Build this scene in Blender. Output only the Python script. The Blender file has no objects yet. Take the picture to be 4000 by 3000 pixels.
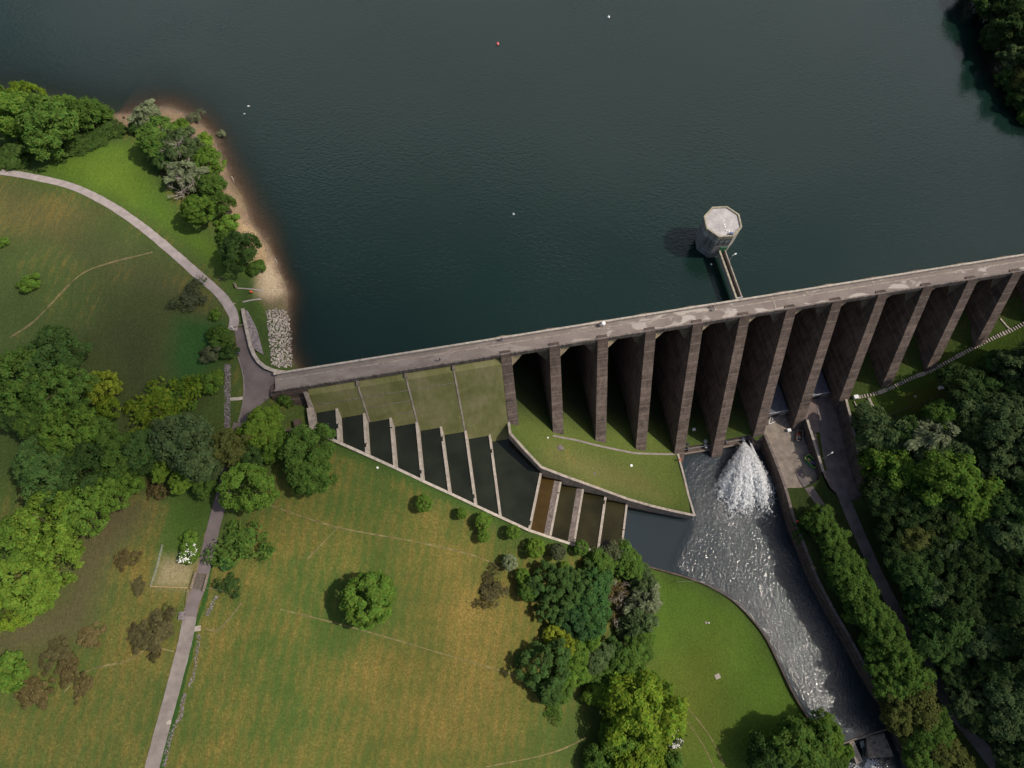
import bpy, math, random
import numpy as np
from mathutils import Vector, Matrix
from mathutils.geometry import delaunay_2d_cdt
rng = np.random.default_rng(7)
random.seed(7)
SC = bpy.context.scene
COL = SC.collection
rad = math.radians

# ------------------------------------------------------------------ camera
F_PX, TILT, H = 2500.0, 0.374265, 152.50
CF = np.array([0, math.sin(TILT), -math.cos(TILT)])
CU = np.array([0, math.cos(TILT), math.sin(TILT)])
CR = np.array([1.0, 0, 0])
EYE = np.array([0, 0, H])
AL, BAT = 0.174113, 0.502952
D = np.array([math.cos(AL), math.sin(AL), 0])          # along the dam
N = np.array([math.sin(AL), -math.cos(AL), 0])         # downstream
O = np.array([-3.0184, 68.0364, 0])                    # crest, downstream edge, first buttress
def ray(x, y): return CF + CR*(x-2000)/F_PX - CU*(y-1500)/F_PX
def at(x, y, z):
    d = ray(x, y); return d*((z-H)/d[2]) + EYE
def dm(u, n, z): return O + D*u + N*n + np.array([0, 0, z])
def m_per_px(p): return float((p-EYE) @ CF)/F_PX

cam = bpy.data.cameras.new('camera'); co = bpy.data.objects.new('camera', cam); COL.objects.link(co)
cam.sensor_width = 36; cam.lens = 36*F_PX/4000; cam.clip_end = 6000; cam.clip_start = 1
co.location = (0, 0, H); co.rotation_euler = (TILT, 0, 0); SC.camera = co

# ------------------------------------------------------------------ object helpers
def tag(o, label=None, cat=None, group=None, kind=None):
    if label: o['label'] = label
    if cat: o['category'] = cat
    if group: o['group'] = group
    if kind: o['kind'] = kind
    return o
def empty(name, loc, label, cat, group=None, rz=0):
    o = bpy.data.objects.new(name, None); COL.objects.link(o); o.location = loc; o.rotation_euler = (0, 0, rz)
    o.empty_display_size = .5
    return tag(o, label, cat, group)
def link(name, me, mat=None, parent=None):
    o = bpy.data.objects.new(name, me); COL.objects.link(o)
    if mat is not None and not me.materials: me.materials.append(mat)
    if parent is not None: o.parent = parent
    return o
class MB:
    """collects vertices and faces, local to an origin"""
    def __init__(s, org=(0, 0, 0)): s.v = []; s.f = []; s.mi = []; s.org = np.array(org, float)
    def add(s, vs, fs, mi=0):
        b = len(s.v); s.v += [tuple(np.array(p, float)-s.org) for p in vs]
        s.f += [tuple(b+i for i in f) for f in fs]; s.mi += [mi]*len(fs); return s
    def hexa(s, lo, hi, mi=0):
        """lo, hi: four points each, bottom ring and top ring"""
        n = len(lo)
        fs = [tuple(range(n))[::-1], tuple(range(n, 2*n))] + [(i, (i+1) % n, n+(i+1) % n, n+i) for i in range(n)]
        return s.add(list(lo)+list(hi), fs, mi)
    def box(s, c, size, rz=0, mi=0, top=1.0):
        c = np.array(c, float); a, b, h = [q/2 for q in size]; cr, sr = math.cos(rz), math.sin(rz)
        ring = lambda z, k: [c+np.array([cr*x*k-sr*y*k, sr*x*k+cr*y*k, z]) for x, y in ((-a, -b), (a, -b), (a, b), (-a, b))]
        return s.hexa(ring(-h, 1), ring(h, top), mi)
    def tube(s, pts, r, n=8, mi=0):
        pts = [np.array(p, float) for p in pts]; rs = r if hasattr(r, '__len__') else [r]*len(pts)
        rings = []
        for i, p in enumerate(pts):
            t = pts[min(i+1, len(pts)-1)]-pts[max(i-1, 0)]; t = t/(np.linalg.norm(t)+1e-9)
            a = np.cross(t, [0, 0, 1.0]) if abs(t[2]) < .95 else np.cross(t, [1.0, 0, 0]); a /= np.linalg.norm(a); b = np.cross(t, a)
            rings.append([p+rs[i]*(a*math.cos(k*2*math.pi/n)+b*math.sin(k*2*math.pi/n)) for k in range(n)])
        vs = [q for rg in rings for q in rg]; fs = []
        for i in range(len(pts)-1):
            for k in range(n): fs.append((i*n+k, i*n+(k+1) % n, (i+1)*n+(k+1) % n, (i+1)*n+k))
        fs.append(tuple(range(n))[::-1]); fs.append(tuple((len(pts)-1)*n+k for k in range(n)))
        return s.add(vs, fs, mi)
    def ball(s, c, r, mi=0, seg=12, rings=8):
        r = np.array(r if hasattr(r, '__len__') else (r, r, r), float); vs = []; fs = []
        for i in range(rings+1):
            th = math.pi*i/rings
            for k in range(seg):
                ph = 2*math.pi*k/seg; vs.append(np.array(c)+r*np.array([math.sin(th)*math.cos(ph), math.sin(th)*math.sin(ph), math.cos(th)]))
        for i in range(rings):
            for k in range(seg): fs.append((i*seg+k, (i+1)*seg+k, (i+1)*seg+(k+1) % seg, i*seg+(k+1) % seg))
        return s.add(vs, fs, mi)
    def mesh(s, name, mats=(), smooth=False):
        me = bpy.data.meshes.new(name); me.from_pydata(s.v, [], s.f)
        for m in (mats if isinstance(mats, (list, tuple)) else [mats]): me.materials.append(m)
        if len(set(s.mi)) > 1: me.polygons.foreach_set('material_index', s.mi)
        if smooth: me.polygons.foreach_set('use_smooth', [True]*len(me.polygons))
        me.update(); return me
    def build(s, name, mats, parent=None, smooth=False):
        o = link(name, s.mesh(name, mats, smooth), None, parent)
        if parent is None: o.location = tuple(s.org)
        return o

# ------------------------------------------------------------------ materials
class G:
    def __init__(s, name):
        s.m = bpy.data.materials.new(name); s.m.use_nodes = True; s.t = s.m.node_tree; s.t.nodes.clear()
        s.out = s.n('ShaderNodeOutputMaterial')
    def n(s, ty, **kw):
        nd = s.t.nodes.new(ty)
        for k, v in kw.items(): setattr(nd, k, v)
        return nd
    def l(s, a, b): s.t.links.new(a, b)
    def set(s, sock, v):
        if hasattr(v, 'links'): s.l(v, sock)
        else: sock.default_value = v if not isinstance(v, tuple) or len(v) != 3 or sock.type != 'RGBA' else (*v, 1)
    def obj(s): return s.n('ShaderNodeTexCoord').outputs['Object']
    def gen(s, co, scale=(1, 1, 1), rot=(0, 0, 0)):
        mp = s.n('ShaderNodeMapping'); s.l(co, mp.inputs[0]); mp.inputs['Scale'].default_value = scale; mp.inputs['Rotation'].default_value = rot; return mp.outputs[0]
    def noise(s, co, scale, detail=4, rough=.6, dist=0):
        nd = s.n('ShaderNodeTexNoise'); s.l(co, nd.inputs['Vector']); nd.inputs['Scale'].default_value = scale
        nd.inputs['Detail'].default_value = detail; nd.inputs['Roughness'].default_value = rough; nd.inputs['Distortion'].default_value = dist
        return nd.outputs['Fac']
    def ramp(s, fac, stops):
        r = s.n('ShaderNodeValToRGB'); s.l(fac, r.inputs[0]); e = r.color_ramp.elements
        while len(e) < len(stops): e.new(.5)
        for i, (p, c) in enumerate(stops): e[i].position = p; e[i].color = (*c, 1) if hasattr(c, '__len__') else (c, c, c, 1)
        return r.outputs[0]
    def mix(s, f, a, b, mode='MIX'):
        x = s.n('ShaderNodeMix', data_type='RGBA', blend_type=mode); s.set(x.inputs[0], f); s.set(x.inputs[6], a); s.set(x.inputs[7], b); return x.outputs[2]
    def math(s, op, a, b=0.0, clamp=False):
        x = s.n('ShaderNodeMath', operation=op, use_clamp=clamp); s.set(x.inputs[0], a); s.set(x.inputs[1], b); return x.outputs[0]
    def bump(s, h, strength=.5, dist=.1):
        b = s.n('ShaderNodeBump'); s.l(h, b.inputs['Height']); b.inputs['Strength'].default_value = strength; b.inputs['Distance'].default_value = dist; return b.outputs[0]
    def pbr(s, col, rough=.85, normal=None, spec=.3, **kw):
        p = s.n('ShaderNodeBsdfPrincipled'); s.set(p.inputs['Base Color'], col); s.set(p.inputs['Roughness'], rough)
        p.inputs['Specular IOR Level'].default_value = spec
        if normal is not None: s.l(normal, p.inputs['Normal'])
        for k, v in kw.items(): s.set(p.inputs[k.replace('_', ' ')], v)
        s.l(p.outputs[0], s.out.inputs[0]); return s.m
def simple(name, c, rough=.8, var=.25, scale=1.5, bump=.2, metal=0.0):
    g = G(name); co_ = g.obj(); f = g.noise(co_, scale, 5)
    a = tuple(v*(1-var) for v in c); b = tuple(min(1, v*(1+var)) for v in c)
    return g.pbr(g.ramp(f, [(.3, a), (.7, b)]), rough, g.bump(g.noise(co_, scale*6, 3), bump, .03), Metallic=metal)
def concrete(name, c, stain=.5, scale=.35, courses=0.0, rot=0.0, streak=.5):
    """weathered concrete: large stains, fine grain, horizontal lift lines, vertical run-off streaks"""
    g = G(name); co_ = g.n('ShaderNodeNewGeometry').outputs['Position']
    rt = g.gen(co_, (1, 1, 1), (0, 0, -rot))
    big = g.noise(rt, scale, 6, .65); fine = g.noise(rt, 2.6, 4, .7)
    st = g.noise(g.gen(rt, (1.3, 1.3, .12)), 1.0, 4, .6)
    c0 = tuple(v*(1-stain) for v in c); c1 = tuple(v*1.25 for v in c)
    col = g.ramp(big, [(.3, c0), (.52, c), (.75, c1)])
    col = g.mix(streak, col, g.ramp(st, [(.35, .45), (.6, 1.05)]), 'MULTIPLY')
    col = g.mix(.45, col, g.ramp(fine, [(.3, .6), (.7, 1.25)]), 'MULTIPLY')
    h = g.math('ADD', g.math('MULTIPLY', fine, .5), big)
    if courses:
        sep = g.n('ShaderNodeSeparateXYZ'); g.l(rt, sep.inputs[0])
        w = g.math('FRACT', g.math('DIVIDE', sep.outputs[2], courses)); ln = g.math('GREATER_THAN', w, .9)
        wob = g.noise(g.gen(rt, (.05, .05, 1/courses*.5)), 1.0, 2)
        col = g.mix(.6, col, g.ramp(wob, [(.35, .62), (.65, 1.25)]), 'MULTIPLY')
        w2 = g.math('FRACT', g.math('DIVIDE', sep.outputs[2], courses*5)); ln2 = g.math('GREATER_THAN', w2, .955)
        up = g.n('ShaderNodeMapRange', interpolation_type='SMOOTHSTEP'); g.l(g.math('ADD', sep.outputs[2], g.math('MULTIPLY', big, 9)), up.inputs[0]); up.inputs[1].default_value = -9; up.inputs[2].default_value = 3; up.inputs[3].default_value = 0; up.inputs[4].default_value = .55
        col = g.mix(g.math('MULTIPLY', up.outputs[0], g.math('GREATER_THAN', wob, .44)), col, (.05, .036, .032))
        col = g.mix(g.math('MULTIPLY', ln, .5), col, (.025, .02, .018)); col = g.mix(g.math('MULTIPLY', ln2, .45), col, (.36, .31, .27))
        h = g.math('SUBTRACT', h, ln)
    return g.pbr(col, .9, g.bump(h, .5, .12), .2)
M = {}
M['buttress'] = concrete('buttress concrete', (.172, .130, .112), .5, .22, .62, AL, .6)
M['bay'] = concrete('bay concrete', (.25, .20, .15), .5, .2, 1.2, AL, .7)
M['corbel'] = concrete('sunlit corbel concrete', (.56, .44, .30), .35, .5, 0, AL, .5)  # pale tone of the right corbels, sunlight put into the colour
M['concrete'] = concrete('pale concrete', (.34, .29, .25), .4, .5)
M['coping'] = concrete('coping concrete', (.40, .35, .30), .3, .8, 0, 0, .3)
M['dark_concrete'] = concrete('dark toned concrete', (.12, .095, .085), .5, .5)  # one dark tone shared by walls, slabs and floors
M['fascia'] = concrete('fascia concrete', (.20, .165, .15), .4, .6, 0, AL, .8)
M['tower'] = concrete('tower concrete', (.48, .46, .43), .3, .5, 1.25, 0, .55)
M['roof'] = concrete('tower roof', (.43, .405, .40), .22, .5, 0, 0, .2)
M['lichen'] = concrete('lichened coping', (.36, .32, .245), .55, 1.2, 0, 0, .3)
M['brown'] = concrete('brown stone walling', (.13, .095, .078), .45, .6, .45)
M['stone'] = simple('boulder stone', (.37, .32, .285), .9, .45, .6, .5)
M['rubble'] = simple('grey rubble', (.17, .145, .15), .95, .6, 1.6, .8)
M['asphalt'] = simple('asphalt', (.135, .11, .108), .95, .22, .25, .3)
M['lane'] = simple('worn lane', (.20, .172, .158), .95, .25, .4, .4)
M['gravel'] = simple('gravel path', (.31, .265, .255), .95, .2, .5, .4)
M['trod'] = simple('trodden earth', (.15, .125, .055), .95, .45, .7, .4)
M['white'] = simple('white paint', (.80, .80, .80), .5, .06, .6, .05)
M['steel'] = simple('galvanised steel', (.42, .43, .45), .4, .2, 2, .05, .7)
M['dark'] = simple('dark metal', (.03, .03, .035), .5, .3, 2, .05)
M['rust'] = simple('rusty painted steel', (.17, .085, .05), .7, .45, 1.5, .2)
M['green'] = simple('green skip paint', (.02, .20, .09), .5, .2, 1, .1)
M['lime'] = simple('yellow green rim paint', (.45, .55, .10), .5, .2, 1, .1)
M['red'] = simple('red paint', (.65, .04, .03), .5, .15, 1, .05)
M['orange'] = simple('orange plastic', (.9, .13, .03), .45, .08, 1, .05)
M['wood'] = simple('weathered wood', (.21, .17, .13), .9, .4, 3, .3)
M['palewood'] = simple('pale wood', (.52, .33, .16), .9, .3, 2, .2)
M['slate'] = simple('grey roof felt', (.10, .11, .14), .8, .25, .6, .2)
M['doorgreen'] = simple('green door paint', (.05, .17, .08), .5, .15, 1, .05)
M['purple'] = simple('purple tarpaulin', (.14, .11, .42), .6, .2, 2, .3)
M['rag'] = simple('grey rubbish bags', (.22, .21, .21), .8, .6, 2.5, .6)
M['skin'] = simple('skin', (.45, .27, .19), .6, .1, 3, .05)
M['hair'] = simple('dark hair', (.03, .02, .015), .7, .3, 6, .2)
for k, c in dict(c_white=(.75, .74, .72), c_navy=(.03, .04, .10), c_grey=(.16, .16, .18), c_black=(.015, .015, .017), c_pink=(.50, .28, .27), c_blue=(.12, .16, .36), c_lilac=(.35, .33, .50)).items():
    M[k] = simple('cloth '+k[2:], c, .9, .12, 3, .2)
M['branch'] = simple('grey bare branches', (.30, .26, .22), .9, .3, 2, .3)
M['bark'] = simple('tree bark', (.09, .07, .05), .95, .35, 2, .6)

def deck_mat():
    g = G('road deck concrete'); p = g.gen(g.n('ShaderNodeNewGeometry').outputs['Position'], (1, 1, 1), (0, 0, -AL))
    big = g.noise(g.gen(p, (.16, .3, 1)), 1.0, 6, .7, .5); fine = g.noise(p, 2.2, 5, .7); pat = g.noise(g.gen(p, (.11, .26, 1)), 1.0, 3, .55, .8)
    col = g.ramp(big, [(.3, (.155, .128, .118)), (.7, (.235, .200, .180))])
    sx = g.n('ShaderNodeSeparateXYZ'); g.l(p, sx.inputs[0])
    far = g.n('ShaderNodeMapRange'); g.l(sx.outputs[0], far.inputs[0]); far.inputs[1].default_value = 0; far.inputs[2].default_value = 60
    pm = g.math('MULTIPLY', g.ramp(pat, [(.53, 0.0), (.57, 1.0)]), g.math('ADD', g.math('MULTIPLY', far.outputs[0], .75), .12))
    col = g.mix(pm, col, (.40, .355, .325))
    col = g.mix(.4, col, g.ramp(fine, [(.3, .68), (.7, 1.25)]), 'MULTIPLY')
    return g.pbr(col, .92, g.bump(fine, .4, .06), .2)
M['deck'] = deck_mat()
def chute_mat():
    g = G('algae covered chute'); p = g.gen(g.n('ShaderNodeNewGeometry').outputs['Position'], (1, 1, 1), (0, 0, -AL))
    a = g.noise(g.gen(p, (.12, .12, .12)), 1.0, 5, .65, .4); b = g.noise(g.gen(p, (.9, .25, .25)), 1.0, 5, .7); f = g.noise(p, 2.5, 4, .7)
    col = g.ramp(a, [(.3, (.105, .112, .038)), (.5, (.150, .150, .060)), (.72, (.205, .185, .105))])
    col = g.mix(.5, col, g.ramp(b, [(.3, .7), (.7, 1.25)]), 'MULTIPLY'); col = g.mix(.4, col, g.ramp(f, [(.3, .7), (.7, 1.3)]), 'MULTIPLY')
    return g.pbr(col, .9, g.bump(f, .3, .06), .2)
M['chute'] = chute_mat()
def ground_mat():
    g = G('meadow and bank'); p = g.n('ShaderNodeNewGeometry').outputs['Position']
    at_ = g.n('ShaderNodeAttribute', attribute_name='Col')
    tuft = g.noise(g.gen(p, (1.5, .5, .5), (0, 0, .16)), .55, 6, .72, .6); patch = g.noise(p, .055, 5, .65); fine = g.noise(p, 1.7, 6, .8); speck = g.noise(p, 4.5, 3, .7)
    dry = g.math('ADD', g.math('MULTIPLY', g.math('SUBTRACT', tuft, .5), 1.3), g.math('MULTIPLY', g.math('SUBTRACT', patch, .5), 2.6))
    sp = g.n('ShaderNodeSeparateXYZ'); g.l(p, sp.inputs[0]); wv = g.math('SINE', g.math('ADD', g.math('ADD', g.math('MULTIPLY', sp.outputs[0], 2.45), g.math('MULTIPLY', sp.outputs[1], -.35)), g.math('MULTIPLY', g.noise(p, .09, 3, .6), 9.0)))
    dry = g.math('ADD', dry, g.math('MULTIPLY', wv, .16))
    dry = g.math('ADD', dry, g.math('SUBTRACT', g.math('MULTIPLY', at_.outputs['Alpha'], 1.5), .80), True)
    tan = g.ramp(fine, [(.3, (.108, .080, .020)), (.7, (.195, .142, .040))])
    col = g.mix(g.math('MULTIPLY', dry, g.ramp(at_.outputs['Alpha'], [(.02, 0.0), (.12, 1.0)])), at_.outputs['Color'], tan)
    col = g.mix(.7, col, g.ramp(fine, [(.25, .45), (.5, .95), (.75, 1.5)]), 'MULTIPLY')
    col = g.mix(.5, col, g.ramp(speck, [(.3, .6), (.7, 1.4)]), 'MULTIPLY')
    col = g.mix(.35, col, g.ramp(patch, [(.3, .6), (.7, 1.35)]), 'MULTIPLY')
    h = g.math('ADD', g.math('MULTIPLY', fine, .7), tuft)
    return g.pbr(col, .95, g.bump(h, .8, .35), .12)
M['ground'] = ground_mat()
def leaf_mat(name='leaves'):
    g = G(name); oi = g.n('ShaderNodeObjectInfo'); at_ = g.n('ShaderNodeAttribute', attribute_name='leaf')
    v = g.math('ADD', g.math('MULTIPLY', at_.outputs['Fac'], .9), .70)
    hsv = g.n('ShaderNodeHueSaturation'); g.l(oi.outputs['Color'], hsv.inputs['Color']); g.l(v, hsv.inputs['Value'])
    g.l(g.math('ADD', .475, g.math('MULTIPLY', g.n('ShaderNodeNewGeometry').outputs['Random Per Island'], .05)), hsv.inputs['Hue'])
    d = g.n('ShaderNodeBsdfDiffuse'); t = g.n('ShaderNodeBsdfTranslucent'); m = g.n('ShaderNodeMixShader'); m.inputs[0].default_value = .5
    g.l(hsv.outputs[0], d.inputs[0]); g.l(hsv.outputs[0], t.inputs[0]); g.l(d.outputs[0], m.inputs[1]); g.l(t.outputs[0], m.inputs[2]); g.l(m.outputs[0], g.out.inputs[0])
    return g.m
M['leaf'] = leaf_mat()
def blossom_mat():
    g = G('white blossom'); return g.pbr((.75, .75, .70), .8)
M['blossom'] = blossom_mat()
def lake_mat():
    g = G('reservoir water'); p = g.n('ShaderNodeNewGeometry').outputs['Position']; at_ = g.n('ShaderNodeAttribute', attribute_name='cover')
    w = g.noise(g.gen(p, (1, 1.6, 1), (0, 0, .5)), .8, 3, .55, .4); w2 = g.noise(p, .028, 3, .5); big = g.noise(p, .009, 3, .5)
    amp = g.ramp(w2, [(.4, .35), (.62, 1.0)])
    h = g.math('MULTIPLY', w, amp)
    col = g.ramp(big, [(.3, (.0050, .0165, .0128)), (.7, (.0076, .0205, .0165))])
    return g.pbr(col, .07, g.bump(h, .8, .12), .9, IOR=1.33, Alpha=at_.outputs['Fac'])
M['lake'] = lake_mat()
def pool_mat(name, c, scale=.9, st=.12, alpha=1.0):
    g = G(name); p = g.n('ShaderNodeNewGeometry').outputs['Position']; w = g.noise(p, scale, 3, .5); b = g.noise(p, .12, 4, .6)
    return g.pbr(g.ramp(b, [(.3, tuple(v*.6 for v in c)), (.7, tuple(v*1.35 for v in c))]), .06, g.bump(w, st, .1), .5, IOR=1.33)
M['pool'] = pool_mat('pool water', (.017, .020, .013)); M['pool_brown'] = pool_mat('shallow brown pool water', (.050, .030, .008)); M['pool_olive'] = pool_mat('olive pool water', (.026, .023, .009))
def river_mat():
    g = G('rough river water'); p = g.n('ShaderNodeNewGeometry').outputs['Position']; at_ = g.n('ShaderNodeAttribute', attribute_name='rough')
    q = g.gen(p, (1, .75, 1), (0, 0, -.45))
    a = g.noise(q, 1.12, 3, .55, .6); b = g.noise(q, 2.9, 2, .5, .4)
    h = g.math('MULTIPLY', g.math('ADD', a, g.math('MULTIPLY', b, .45)), g.math('ADD', g.math('MULTIPLY', at_.outputs['Fac'], .93), .07))
    foam = g.math('MULTIPLY', g.ramp(g.noise(q, .5, 6, .8, .8), [(.55, 0.0), (.72, 1.0)]), g.math('MULTIPLY', at_.outputs['Fac'], .06))
    col = g.mix(foam, (.022, .031, .036), (.5, .53, .55))
    return g.pbr(col, .07, g.bump(h, 1.0, .20), .9, IOR=1.33)
M['river'] = river_mat()
def spray_mat(name, alpha):
    g = G(name); d = g.n('ShaderNodeBsdfDiffuse'); d.inputs[0].default_value = (.93, .94, .95, 1); tl = g.n('ShaderNodeBsdfTranslucent'); tl.inputs[0].default_value = (.93, .94, .95, 1)
    m = g.n('ShaderNodeMixShader'); m.inputs[0].default_value = .5; g.l(d.outputs[0], m.inputs[1]); g.l(tl.outputs[0], m.inputs[2])
    tr = g.n('ShaderNodeBsdfTransparent'); m2 = g.n('ShaderNodeMixShader'); m2.inputs[0].default_value = alpha; g.l(tr.outputs[0], m2.inputs[1]); g.l(m.outputs[0], m2.inputs[2]); g.l(m2.outputs[0], g.out.inputs[0]); return g.m
M['spray'] = spray_mat('white water', .95); M['mist'] = spray_mat('water mist', .16)

# ------------------------------------------------------------------ terrain heights
WATER, RIVER, YARD = -4.0, -51.0, -45.3
CP = [  # pixel x, pixel y, height of the ground there
 (960,1400,-1),(1000,1500,-1.2),(950,1600,-1.8),(1080,1480,-1.1),(1150,1470,-1.2),(930,1290,-.9),(900,1200,-.3),(800,1080,.6),(700,980,1),(550,860,1.5),(400,780,1.8),(150,690,2.2),(0,670,2.4),(-300,700,4),
 (880,1750,-3),(860,1950,-4.5),(820,2150,-6),(770,2330,-7.5),(720,2550,-9),(650,2800,-10.5),(600,2980,-11.5),(520,3300,-13),
 (0,900,4),(300,1000,3),(0,1300,5),(300,1300,3),(600,1200,1.5),(600,1500,.5),(800,1400,-.6),(-400,1400,8),
 (0,1700,3),(300,1700,1.5),(600,1750,-1),(0,2100,0),(300,2100,-2),(550,2100,-4),(0,2500,-4),(300,2500,-6.5),(500,2700,-9),(0,2950,-8),(-500,2300,0),(-400,3000,-6),
 # left shore and lake bed
 (1140,1430,-4),(1136,1300,-4),(1125,1150,-4),(1080,1020,-4),(985,880,-4),(895,700,-4),(830,540,-4),(760,462,-4),(660,422,-4),(545,434,-4),(440,442,-4.2),(300,400,-4),(100,360,-4),(-200,330,-4),
 (1010,1120,-1.8),(930,960,-1.6),(840,800,-1.4),(760,650,-1.4),(640,520,-1.8),(500,490,-2.3),(360,520,-1.0),(150,560,0.5),(0,500,.2),(1060,1350,-2),(1060,1230,-2.2),
 (1205,1150,-6.8),(1190,1320,-7.5),(1090,880,-6.3),(985,690,-6.3),(905,530,-6.3),(820,440,-6.2),(690,375,-6.2),(1290,1180,-14),(1190,860,-12),(1080,660,-12),(980,480,-12),(860,360,-12),(690,310,-11),(450,330,-10),(200,250,-10),(1350,1150,-18),(1250,800,-17),(1100,500,-17),(800,200,-18),(400,100,-18),
 (1500,900,-28),(2000,900,-38),(2500,700,-42),(3000,600,-38),(1600,300,-35),(2500,100,-42),(3300,600,-25),(3500,900,-18),
 # chute / spillway outer wall
 (1190,1585,-7.2),(1110,1560,-5.2),(1150,1640,-7.5),(1060,1630,-5.2),(1130,1700,-7.5),(1264,1700,-8.2),(1330,1745,-8.6),(1440,1795,-11.3),(1548,1845,-14),(1655,1895,-17),(1762,1945,-20),(1863,1992,-23),(1960,2038,-26),(2068,2086,-28.6),(2150,2114,-33),(2245,2143,-37.5),(2342,2172,-42),(2425,2195,-46),(2480,2210,-48),(2530,2225,-49.3),
 (2700,2275,-49.5),(2800,2315,-49.5),(2890,2385,-49.5),(2980,2490,-49.5),(3030,2590,-49.6),(3085,2700,-49.7),(3150,2810,-49.8),
 (1100,1800,-5.5),(1000,2000,-6.5),(1200,2000,-9.5),(1000,2300,-9),(1150,2500,-12.5),(1440,2430,-17),(1440,2150,-16),(1700,2150,-21),(1750,2450,-24.5),(1900,2250,-28),(2000,2600,-32),(1700,2800,-27),(1300,2800,-18),(950,2800,-13),(1000,3100,-15),(1900,3000,-33),
 (2200,2350,-38),(2300,2550,-42),(2450,2350,-46),(2550,2500,-48),(2700,2450,-48.8),(2850,2600,-49),(2700,2750,-48.8),(2950,2850,-49),(2300,2900,-43),(2550,2950,-48),(3000,3200,-49.5),(2300,3300,-44),
 # lawn at the foot of the dam
 (2010,1680,-23.8),(2100,1790,-25.3),(2202,1840,-29.2),(2325,1885,-35.6),(2456,1930,-42.3),(2547,1958,-44.3),(2690,1995,-46),(2650,1800,-46.8),(2185,1720,-29.8),(2350,1750,-36.2),(2509,1780,-42.4),(2590,1850,-45.5),(2280,1800,-33.2),(2420,1860,-40),
 # right bank
 (3390,1590,-34.6),(3450,1530,-33.6),(3630,1440,-30),(3820,1340,-23.7),(4000,1255,-18),(4150,1190,-12),(3385,1750,-35.2),(3410,1880,-37.5),(3500,1600,-33),(3650,1550,-30),(3800,1500,-25),(4000,1450,-18),(3600,1800,-34),(3800,1800,-29),(4000,1800,-23),
 (3240,1900,-43.3),(3290,2000,-43.5),(3380,2150,-43.8),(3450,2300,-44.2),(3560,2500,-45),(3680,2700,-45.8),(3800,2880,-46.6),(3900,3050,-47.3),(3180,1950,-45),(3150,2060,-45.4),(3200,2230,-45.6),(3300,2400,-45.8),(3420,2620,-46.2),(3520,2780,-46.6),(3600,2950,-47.5),
 (3500,2050,-40),(3700,2150,-36),(3650,2400,-41),(3850,2500,-37),(4000,2200,-29),(4000,2800,-38),(4300,1600,-8),(4400,2300,-15),(4400,2900,-24),
 (3380,2900,-52),(3400,3050,-54),
 # far bank top right
 (3800,0,-5.5),(3880,180,-4.6),(3940,330,-4.5),(4040,480,-4.5),(4000,0,0),(4050,200,2),(4200,400,5),(4400,100,14),(3700,0,-8),(3780,200,-9),(3850,400,-9),(3960,600,-9),(4300,700,-2),(4100,850,-8)]
CX = np.array([at(x, y, z) for x, y, z in CP])
extra = []
for u, z in [(0,-24),(13,-30),(26,-36),(39,-42),(52,-47.5),(65,-48.5),(78,-46),(91,-45.5),(104,-41),(117,-34),(130,-29),(143,-22),(158,-15)]:
    for n in (6, -20): extra.append(dm(u, n, z+(1.5 if n > 0 else 0)))
for u in (-50, -30): extra.append(dm(u, 0, -10)); extra.append(dm(u, -16, -14 if u > -40 else -9))
for a in range(12):
    th = a*math.pi/6; extra.append(np.array([520*math.cos(th), 100+520*math.sin(th), 12 if math.sin(th) < .3 else -15 if abs(math.cos(th)) < .7 else 25]))
CX = np.vstack([CX, np.array(extra)])
def tps(r2): return np.where(r2 > 1e-12, .5*r2*np.log(np.maximum(r2, 1e-12)), 0)
_S = 60.0
def fit_rbf(P):
    X = P[:, :2]/_S; n = len(X); K = tps(((X[:, None]-X[None])**2).sum(-1)) + np.eye(n)*.004
    Q = np.hstack([np.ones((n, 1)), X]); A = np.block([[K, Q], [Q.T, np.zeros((3, 3))]])
    return X, np.linalg.solve(A, np.concatenate([P[:, 2], np.zeros(3)]))
_X, _W = fit_rbf(CX)
def hts(P):
    P = np.atleast_2d(P)[:, :2]/_S; out = np.zeros(len(P))
    for i in range(0, len(P), 4000):
        q = P[i:i+4000]; out[i:i+4000] = tps(((q[:, None]-_X[None])**2).sum(-1)) @ _W[:-3] + _W[-3] + q @ _W[-2:]
    P = P*_S; out = out+.14*np.sin(P[:, 0]*.31+1.3*np.sin(P[:, 1]*.17))*np.sin(P[:, 1]*.27)
    return np.clip(out, -56, 60)
def h1(x, y): return float(hts(np.array([[x, y]]))[0])
def gpx(x, y, above=0.0):
    """the point `above` metres over the ground seen at a pixel"""
    z = -20.0
    for _ in range(40):
        p = at(x, y, z+above); z = .5*z + .5*h1(p[0], p[1])
    p = at(x, y, z+above); p[2] -= above; return p

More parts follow.
